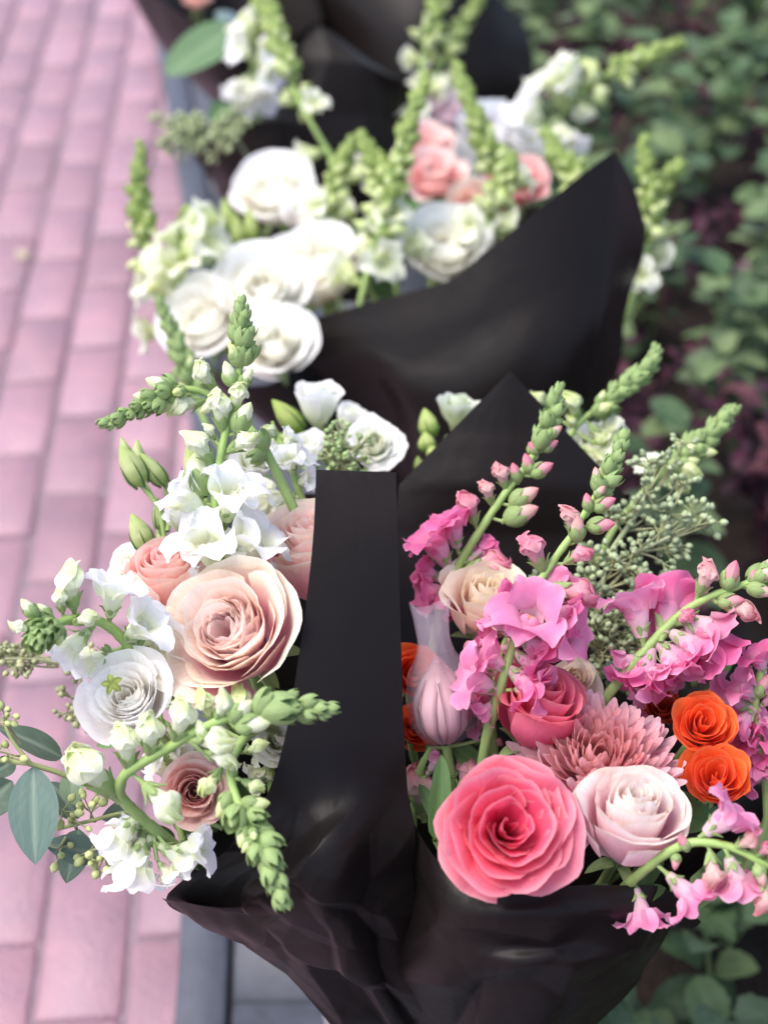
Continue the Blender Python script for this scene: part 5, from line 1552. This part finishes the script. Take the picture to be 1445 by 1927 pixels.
stalk(T, Mi, [P(810, 830, 1.22), P(815, 870, 1.22), P(815, 920, 1.23), BIND['mid']], 0.002)
T = thing('lisianthus_spray', 'blurred upright green buds left of the high white rose', 'lisianthus', Matrix.Translation(P(420, 470, 1.74)))
Mi = T.matrix_world.inverted()
for k, (x, y) in enumerate(((398, 400), (425, 392), (445, 420), (470, 410), (380, 440), (415, 440))):
    lis_bud(T, Mi, (x + 10, y + 46, 1.74), (x - 4, y - 20, 1.73), 28, rs, (C(158, 182, 96), C(206, 220, 150), C(190, 208, 124)), sep=False)
    stalk(T, Mi, [P(x + 10, y + 46, 1.74), P(430, 520, 1.75), P(470, 620, 1.76)], 0.002, 'stalk')
stalk(T, Mi, [P(430, 520, 1.75), P(470, 620, 1.76), BIND['cream']], 0.002)

# ------------------------------------------------------------------ eucalyptus
E1, E2, ER = C(98, 120, 110), C(84, 104, 88), C(150, 166, 146)
rs = np.random.RandomState(211)
T = thing('eucalyptus_branch', 'blue green seeded eucalyptus with broad leaves hanging low at the left', 'eucalyptus', Matrix.Translation(P(215, 1500, 0.97)))
Mi = T.matrix_world.inverted()
stalk(T, Mi, [P(0, 1430, 0.93), P(60, 1438, 0.93), P(130, 1462, 0.94), P(215, 1502, 0.965), P(300, 1560, 1.0), P(480, 1700, 1.06), BIND['white']], 0.0018, 'branch', C(150, 158, 104), 30)
stalk(T, Mi, [P(5, 1350, 0.93), P(25, 1395, 0.93), P(60, 1438, 0.93)], 0.0012, 'twig', C(146, 156, 104))
stalk(T, Mi, [P(110, 1560, 0.955), P(170, 1545, 0.955), P(240, 1530, 0.965), P(280, 1550, 0.99)], 0.0013, 'twig', C(150, 160, 106))
W_ = M_WAXY
leaf_at("leaf", T, Mi, (63, 1442, 0.928), (66, 1628, 0.915), 94, E1, ER, W_, rs, (0.1, 0.15, 1), fold=0.10, curl=0.12, nu=10, nv=16, tipc=2.2, pos=0.45)
leaf_at("leaf", T, Mi, (190, 1610, 0.955), (85, 1585, 0.945), 58, E1 * 0.98, ER, W_, rs, (0, 0.5, 0.9), tipc=2.1, fold=0.12, curl=0.15)
leaf_at("leaf", T, Mi, (150, 1560, 0.985), (125, 1664, 0.98), 62, E2, ER * 0.9, W_, rs, (0.2, 0.1, 1), tipc=2.1, fold=0.1)
leaf_at("leaf", T, Mi, (120, 1425, 0.975), (0, 1365, 0.955), 56, E2 * 1.0, ER, W_, rs, (-0.1, 0.7, 0.75), tipc=2.1, fold=0.15)
leaf_at("leaf", T, Mi, (140, 1515, 0.965), (132, 1440, 0.97), 46, C(120, 142, 112), ER, W_, rs, (0, 0.2, 1), tipc=2.1)
leaf_at("leaf", T, Mi, (150, 1540, 1.0), (95, 1470, 1.0), 52, E2 * 0.8, ER * 0.8, W_, rs, (0.2, 0.3, 0.9), tipc=2.1)
leaf_at("leaf", T, Mi, (25, 1470, 0.95), (-50, 1540, 0.94), 70, E2 * 0.95, ER, W_, rs, (0.3, 0.2, 0.9), tipc=2.1)
leaf_at("leaf", T, Mi, (30, 1430, 0.96), (-20, 1460, 0.95), 40, E2 * 0.95, ER, W_, rs, (0.3, 0.2, 0.9), tipc=2.1)
leaf_at("leaf", T, Mi, (262, 1520, 0.99), (190, 1540, 0.98), 44, E2 * 0.75, ER * 0.8, W_, rs, (0, 0.4, 0.9), tipc=2.1)
leaf_at("leaf", T, Mi, (300, 1205, 1.03), (255, 1235, 1.02), 60, E1 * 0.9, ER, W_, rs, (0, 0.3, 0.9), tipc=2.1)
OL = C(172, 180, 120)
for (x, y, d, rx, ry, n) in ((20, 1360, 0.928, 40, 1400, 9), (20, 1420, 0.928, 45, 1430, 6), (128, 1535, 0.95, 145, 1560, 8), (160, 1525, 0.955, 180, 1545, 8), (185, 1620, 0.94, 205, 1590, 13), (112, 1600, 0.94, 125, 1575, 4)):
    seed_cluster(T, Mi, (x, y, d), 0.0055, n, rs, P(rx, ry, d + 0.01), 0.0062, OL)
T = thing('eucalyptus_branch', 'blurred seeded eucalyptus twigs under the leftward snapdragon', 'eucalyptus', Matrix.Translation(P(200, 1300, 1.02)))
Mi = T.matrix_world.inverted()
stalk(T, Mi, [P(10, 1240, 1.06), P(110, 1245, 1.06), P(200, 1290, 1.06), P(330, 1400, 1.08), P(500, 1700, 1.12), BIND['white']], 0.0013, 'branch', C(130, 134, 100), 24)
for (x, y, n) in ((20, 1215, 16), (30, 1245, 22), (80, 1240, 22), (130, 1290, 18), (150, 1330, 18), (170, 1250, 10)):
    seed_cluster(T, Mi, (x, y, 1.07), 0.009, n, rs, P(x + 30, y + 15, 1.07), 0.0058, C(156, 160, 120))
stalk(T, Mi, [P(200, 1290, 1.06), P(180, 1330, 1.07), P(150, 1330, 1.07)], 0.001, 'twig', C(130, 134, 100))

SG = C(154, 168, 130)
T = thing('eucalyptus_branch', 'thick grey green seeded eucalyptus spray beside the central pink snapdragon', 'eucalyptus', Matrix.Translation(P(1130, 1290, 1.04)))
Mi = T.matrix_world.inverted()
stalk(T, Mi, [P(1218, 925, 1.11), P(1190, 980, 1.10), P(1150, 1035, 1.09), P(1130, 1120, 1.08), P(1128, 1220, 1.07), P(1125, 1300, 1.06), P(1090, 1500, 1.08), BIND['pink']], 0.0020, 'branch', C(150, 158, 122), 30)
stalk(T, Mi, [P(1128, 1220, 1.07), P(1090, 1265, 1.07), P(1060, 1300, 1.07)], 0.0014, 'twig', C(150, 158, 122))
stalk(T, Mi, [P(1140, 1070, 1.085), P(1200, 1040, 1.08), P(1260, 1010, 1.08)], 0.0014, 'twig', C(150, 158, 122))
stalk(T, Mi, [P(1135, 1150, 1.08), P(1100, 1110, 1.07), P(1080, 1080, 1.07)], 0.0014, 'twig', C(150, 158, 122))
for (x, y, d, sp, n, rx, ry) in ((1230, 890, 1.11, 0.012, 60, 1205, 950), (1205, 970, 1.10, 0.010, 40, 1180, 1000), (1160, 960, 1.10, 0.008, 20, 1175, 1010), (1290, 985, 1.09, 0.012, 60, 1235, 1022), (1240, 1040, 1.08, 0.010, 50, 1200, 1042),
                                 (1130, 1060, 1.085, 0.011, 50, 1140, 1090), (1180, 1090, 1.08, 0.011, 50, 1140, 1110), (1250, 1100, 1.085, 0.010, 40, 1180, 1080), (1120, 1130, 1.07, 0.012, 60, 1130, 1150), (1170, 1170, 1.06, 0.011, 50, 1130, 1180),
                                 (1130, 1200, 1.06, 0.012, 60, 1128, 1220), (1090, 1190, 1.06, 0.010, 40, 1128, 1215), (1190, 1230, 1.06, 0.009, 36, 1128, 1240), (1150, 1245, 1.065, 0.010, 40, 1126, 1260), (1215, 1150, 1.07, 0.010, 40, 1150, 1130), (1215, 1090, 1.075, 0.008, 30, 1170, 1060)):
    seed_cluster(T, Mi, (x, y, d), sp, n, rs, P(rx, ry, d), 0.0056, SG * rs.uniform(0.85, 1.1))
leaf_at("leaf", T, Mi, (1130, 1270, 1.05), (1180, 1240, 1.03), 26, E1 * 1.1, ER, W_, rs, (0, 0.3, 0.9), tipc=2.1)
leaf_at("leaf", T, Mi, (1150, 1310, 1.05), (1165, 1225, 1.04), 24, E1 * 1.1, ER, W_, rs, (0.3, 0.3, 0.9), tipc=2.1)
leaf_at("leaf", T, Mi, (1110, 1300, 1.05), (1065, 1265, 1.04), 18, E1 * 1.1, ER, W_, rs, (0, 0.5, 0.9), tipc=2.1)
T = thing('eucalyptus_branch', 'small green seed umbel above the top edge of the upright flap', 'eucalyptus', Matrix.Translation(P(645, 900, 1.12)))
Mi = T.matrix_world.inverted()
stalk(T, Mi, [P(640, 855, 1.12), P(642, 900, 1.13), P(680, 1100, 1.18), BIND['mid']], 0.0014, 'branch', C(130, 150, 100))
for (x, y, n) in ((622, 862, 18), (645, 850, 22), (668, 866, 18), (630, 840, 10), (655, 872, 16)):
    seed_cluster(T, Mi, (x, y, 1.115), 0.006, n, rs, P(642, 892, 1.125), 0.0046, C(150, 172, 116))
T = thing('eucalyptus_branch', 'blurred seeded eucalyptus hanging over the kerb before the far wraps', 'eucalyptus', Matrix.Translation(P(430, 260, 1.95)))
Mi = T.matrix_world.inverted()
stalk(T, Mi, [P(300, 258, 1.94), P(360, 245, 1.94), P(440, 255, 1.95), P(520, 330, 2.0), BIND['far']], 0.002, 'branch', C(130, 145, 110), 20)
for (x, y, n) in ((330, 248, 36), (355, 262, 40), (385, 240, 44), (410, 250, 44), (440, 238, 40), (375, 268, 36), (420, 262, 30), (335, 275, 16)):
    seed_cluster(T, Mi, (x, y, 1.94), 0.012, n, rs, P(x + 20, y, 1.945), 0.0085, C(160, 172, 128))
T = thing('eucalyptus_branch', 'large blurred grey green leaf at the far end over the plum wrap', 'eucalyptus', Matrix.Translation(P(440, 40, 2.2)))
Mi = T.matrix_world.inverted()
stalk(T, Mi, [P(440, 40, 2.2), P(470, 60, 2.25), P(520, 150, 2.4), BIND['end']], 0.002, 'branch', C(120, 140, 100), 16)
leaf_at('leaf', T, Mi, (448, 48, 2.2), (312, 136, 2.15), 92, C(92, 122, 84), C(130, 154, 116), M_WAXY, rs, (0, 0.4, 0.9), fold=0.12, curl=0.1)
leaf_at('leaf', T, Mi, (470, 80, 2.25), (408, 20, 2.22), 50, C(136, 156, 156), C(160, 176, 170), M_WAXY, rs, (0.2, 0.4, 0.9))
leaf_at('leaf', T, Mi, (420, 190, 2.2), (405, 240, 2.18), 40, C(96, 132, 84), C(130, 154, 116), M_WAXY, rs, (0.2, 0.3, 0.9))
T = thing('eucalyptus_branch', 'dark blurred eucalyptus leaves under the cream florets at the left', 'eucalyptus', Matrix.Translation(P(400, 560, 1.7)))
Mi = T.matrix_world.inverted()
stalk(T, Mi, [P(380, 520, 1.7), P(420, 560, 1.7), P(520, 700, 1.75), BIND['cream']], 0.002, 'branch', C(120, 140, 100), 16)
for b_, t_, w in (((430, 540, 1.7), (360, 515, 1.68), 44), ((440, 500, 1.72), (380, 480, 1.72), 40), ((460, 520, 1.72), (440, 460, 1.72), 40), ((440, 480, 1.74), (400, 440, 1.74), 36)):
    leaf_at('leaf', T, Mi, b_, t_, w, C(90, 118, 96), C(130, 154, 116), M_WAXY, rs, (0.1, 0.5, 0.9))
for (x, y) in ((430, 470), (400, 500), (445, 520)):
    seed_cluster(T, Mi, (x, y, 1.72), 0.012, 26, rs, P(x + 20, y + 10, 1.72), 0.007, C(150, 170, 130))

# loose foliage between the blooms
GL = [C(84, 116, 66), C(96, 128, 74), C(74, 104, 62)]


def foliage(label, bind, at, leaves, seed):
    rs = np.random.RandomState(seed)
    T = thing('foliage_sprig', label, 'foliage', Matrix.Translation(P(*at)))
    Mi = T.matrix_world.inverted()
    for (b_, t_, w, tl) in leaves:
        g = GL[rs.randint(3)] * rs.uniform(0.85, 1.15)
        leaf_at('leaf', T, Mi, b_, t_, w, g, g * 1.35, M_LEAF, rs, tl, fold=0.25, curl=0.2)
    stalk(T, Mi, [P(*leaves[0][0]), P(*at), BIND[bind]], 0.0018)


foliage('long grey green blade of leaf between the flap and the coral rose', 'pink', (840, 1620, 0.95), [((818, 1580, 0.915), (836, 1418, 0.93), 44, (0.3, 0.1, 1)), ((830, 1560, 0.95), (790, 1470, 0.97), 30, (0.3, 0.2, 1))], 231)
foliage('dark leaves between the orange roses and the blush rose', 'pink', (1260, 1560, 1.0), [((1250, 1500, 0.98), (1320, 1530, 0.96), 50, (0, 0.5, 0.9)), ((1230, 1520, 0.99), (1265, 1440, 1.0), 44, (0.2, 0.3, 0.9)), ((1280, 1560, 0.96), (1360, 1520, 0.97), 46, (0, 0.6, 0.8)), ((1240, 1600, 0.96), (1200, 1680, 0.92), 40, (0, 0.5, 0.9))], 232)
foliage('dull green leaves under the blush rose at the paper rim', 'pink', (1120, 1690, 0.94), [((1090, 1690, 0.91), (1150, 1668, 0.905), 30, (0, 0.6, 0.8)), ((1180, 1700, 0.92), (1250, 1668, 0.915), 40, (0, 0.7, 0.7)), ((1075, 1640, 0.93), (1070, 1590, 0.935), 26, (0.2, 0.3, 0.9))], 233)
foliage('dark leaves under the curled snapdragon and the dusty peach rose', 'white', (400, 1560, 1.04), [((420, 1560, 1.02), (470, 1470, 1.02), 50, (0, 0.4, 0.9)), ((380, 1420, 1.02), (310, 1460, 1.02), 50, (0, 0.4, 0.9)), ((430, 1440, 1.01), (400, 1360, 1.02), 50, (0.2, 0.3, 0.9)), ((330, 1590, 1.02), (260, 1560, 1.0), 46, (0, 0.4, 0.9)), ((360, 1570, 1.02), (330, 1500, 1.02), 50, (0.2, 0.4, 0.9))], 234)
foliage('green leaves beneath the leftward snapdragon', 'white', (330, 1330, 1.05), [((310, 1290, 1.03), (250, 1240, 1.03), 50, (0, 0.4, 0.9)), ((330, 1320, 1.03), (340, 1240, 1.04), 44, (0, 0.4, 0.9)), ((320, 1360, 1.03), (180, 1400, 1.02), 46, (0, 0.4, 0.9))], 235)
foliage('green leaves around the foot of the tall white snapdragon', 'white', (460, 1100, 1.08), [((440, 1120, 1.06), (400, 1030, 1.06), 40, (0, 0.4, 0.9)), ((450, 1110, 1.06), (480, 1000, 1.07), 40, (0, 0.4, 0.9)), ((470, 1080, 1.08), (530, 980, 1.08), 40, (0, 0.4, 0.9)), ((430, 1040, 1.08), (360, 930, 1.08), 44, (0, 0.4, 0.9)), ((460, 960, 1.1), (440, 860, 1.1), 40, (0, 0.4, 0.9))], 236)
foliage('shaded leaves between the netted flower and the hot pink rose', 'pink', (910, 1420, 1.02), [((890, 1400, 1.0), (900, 1300, 1.0), 36, (0.2, 0.3, 0.9)), ((900, 1440, 0.99), (850, 1400, 0.99), 40, (0, 0.4, 0.9)), ((905, 1460, 0.98), (915, 1380, 0.98), 24, (0, 0.3, 0.9)), ((860, 1460, 0.99), (800, 1400, 1.0), 40, (0, 0.4, 0.9))], 237)
foliage('shaded leaves under the magenta florets at the right', 'pink', (1330, 1300, 1.05), [((1300, 1290, 1.03), (1240, 1240, 1.03), 50, (0, 0.4, 0.9)), ((1340, 1280, 1.04), (1370, 1190, 1.05), 50, (0, 0.4, 0.9)), ((1290, 1180, 1.06), (1300, 1090, 1.06), 40, (0, 0.4, 0.9)), ((1380, 1420, 1.02), (1440, 1460, 1.0), 50, (0, 0.4, 0.9))], 238)
foliage('green leaves between the white roses of the blurred bouquet', 'cream', (640, 600, 1.75), [((620, 470, 1.74), (560, 440, 1.74), 50, (0, 0.4, 0.9)), ((690, 500, 1.7), (740, 440, 1.7), 50, (0, 0.4, 0.9)), ((740, 560, 1.66), (700, 520, 1.66), 50, (0, 0.4, 0.9)), ((450, 480, 1.74), (480, 420, 1.76), 50, (0, 0.4, 0.9)), ((760, 430, 1.76), (780, 370, 1.78), 50, (0, 0.4, 0.9)), ((880, 450, 1.74), (930, 400, 1.76), 50, (0, 0.4, 0.9))], 239)

# ------------------------------------------------------------------ small fallen things
rs = np.random.RandomState(241)
T = thing('fallen_calyx', 'tiny green star shaped calyx lying on the white ranunculus', 'calyx', frame(P(211, 1287, 0.905), cdir((0, 0.3, 0.95)), cdir((1, 0, 0)), 0.3))
for k in range(5):
    m = leaf_mesh('sepal', C(134, 150, 72), C(176, 186, 110), 0.62, M_LEAF, rs, nu=4, nv=6, fold=0.4, curl=0.6, pos=0.35)
    part('sepal', m, T, Matrix.Rotation(k * 1.2566, 4, 'Z') @ scl(0.0072))


def scrap(label, w, L, col, seed, rz):
    rs = np.random.RandomState(seed)
    m = leaf_mesh('fallen_petal', col, col * 1.05, 0.8, M_PETAL, rs, nu=6, nv=8, fold=0.1, curl=-0.5)
    o = part('fallen_petal', m, None, Matrix.Translation(w) @ Matrix.Rotation(rz, 4, 'Z') @ scl(L))
    return tag(o, label, 'petal')


def on_ground(x, y, z=0.0):
    r = CF + (x - 722.5) / FPX * CR - (y - 963.5) / FPX * CU
    return CP + r * ((z - CAM_H) / r.z)


scrap('small pale petal fallen on the bricks left of the leftmost spike', on_ground(48, 487, 0.006), 0.032, C(214, 206, 176), 251, 0.6)
scrap('tiny orange petal caught on the central green spike', P(724, 468, 1.575), 0.012, C(214, 78, 40), 252, 0.2)
# ------------------------------------------------------------------ planting bed at the right: leafy plants, green and plum
rs = np.random.RandomState(301)
GREENS = [C(98, 120, 80), C(82, 106, 72), C(118, 138, 92), C(70, 92, 64), C(96, 114, 84)]
PLUMS = [C(66, 32, 46), C(78, 40, 56), C(54, 30, 42), C(92, 52, 60)]
gm_ = [leaf_mesh('leaf', g * rs.uniform(0.9, 1.1), g * 1.35, 0.74, M_BED, rs, nu=6, nv=9, fold=0.22, curl=0.35, wave=0.03, pos=0.38, serr=9) for g in GREENS for _ in range(2)]
pm_ = [leaf_mesh('leaf', g, g * 1.3, 0.52, M_BED, rs, nu=6, nv=8, fold=0.3, curl=0.4, wave=0.05, pos=0.42, serr=7) for g in PLUMS for _ in range(2)]
stem_m = {}


def plant(x, y, z0, plum, seed, h, label, group, big=1.0):
    rs = np.random.RandomState(seed)
    T = thing('plum_leaf_plant' if plum else 'green_leaf_plant', label, 'plant', Matrix.Translation((x, y, z0)), group)
    lv = pm_ if plum else gm_
    ns = 3
    k = 0
    for s in range(ns):
        lean = Vector((rs.normal(0, 0.07), rs.normal(0, 0.07), h * rs.uniform(0.8, 1.1)))
        path = bezier((0, 0, -0.02), (lean.x * 0.3, lean.y * 0.3, lean.z * 0.6), lean, 6)
        V, F = tubeVF(path, np.linspace(0.004, 0.002, 7), 6)
        part('stem', mk('stem', V, F, M_STEM, np.broadcast_to(PLUMS[1] if plum else C(110, 132, 84), V.shape), np.zeros((len(V), 3))), T)
        for n in range(9 if plum else 8):
            q = 0.3 + 0.7 * n / 7 if not plum else 0.3 + 0.7 * n / 8
            i = min(int(q * 6), 5)
            w = Vector(path[min(i + 1, 6)])
            a = n * 2.4 + s * 1.1 + rs.normal(0, 0.3)
            el = rs.normal(0.22, 0.22) + 0.35 * (q - 0.6)
            d = Vector((math.cos(a) * math.cos(el), math.sin(a) * math.cos(el), math.sin(el)))
            up = Vector((rs.normal(0, 0.25), rs.normal(0, 0.25), 1))
            xx = d.cross(up).normalized(); nn = xx.cross(d)
            M = Matrix((xx, d, nn)).transposed().to_4x4()
            M.translation = w + d * 0.006
            L = (rs.uniform(0.045, 0.085) if not plum else rs.uniform(0.035, 0.065)) * big
            part('leaf', lv[rs.randint(len(lv))], T, M @ scl(L))
    return T


rsb = np.random.RandomState(305)
cnt = 0
yy = 0.45
while yy < 5.2:
    step = (0.118 if yy > 1.3 else 0.095) + 0.016 * yy
    x0 = kerb_left(yy) + KERB_W + 0.06
    xx = x0
    while xx < 2.0:
        px, py, d = proj((xx, yy, 0.30))
        px2, py2, d2 = proj((xx, yy, 0.05))
        jx, jy = xx + rsb.normal(0, 0.03), yy + rsb.normal(0, 0.03)
        if 820 < px < 1620 and py < 2500 and py2 > -90:
            pl = rsb.rand() < (0.75 if (1100 < px and 560 < py < 1150) else 0.28)
            if yy < 1.3: pl = rsb.rand() < 0.08
            hh = rsb.uniform(0.20, 0.32) * (0.75 if pl else 1.0)
            if xx - x0 < 0.1: hh *= 0.75
            near = yy < 1.25
            if near: hh *= 0.85
            plant(jx, jy, 0.02, pl, 2000 + cnt, hh,
                  'plum leaved bedding plant in the planting bed right of the bouquets' if pl else 'green leaved bedding plant in the planting bed right of the bouquets',
                  'plum plants in the bed' if pl else 'green plants in the bed', 0.8 if near else 0.88)
            cnt += 1
        xx += step
    yy += step
print('bed plants', cnt, 'bricks', nb)
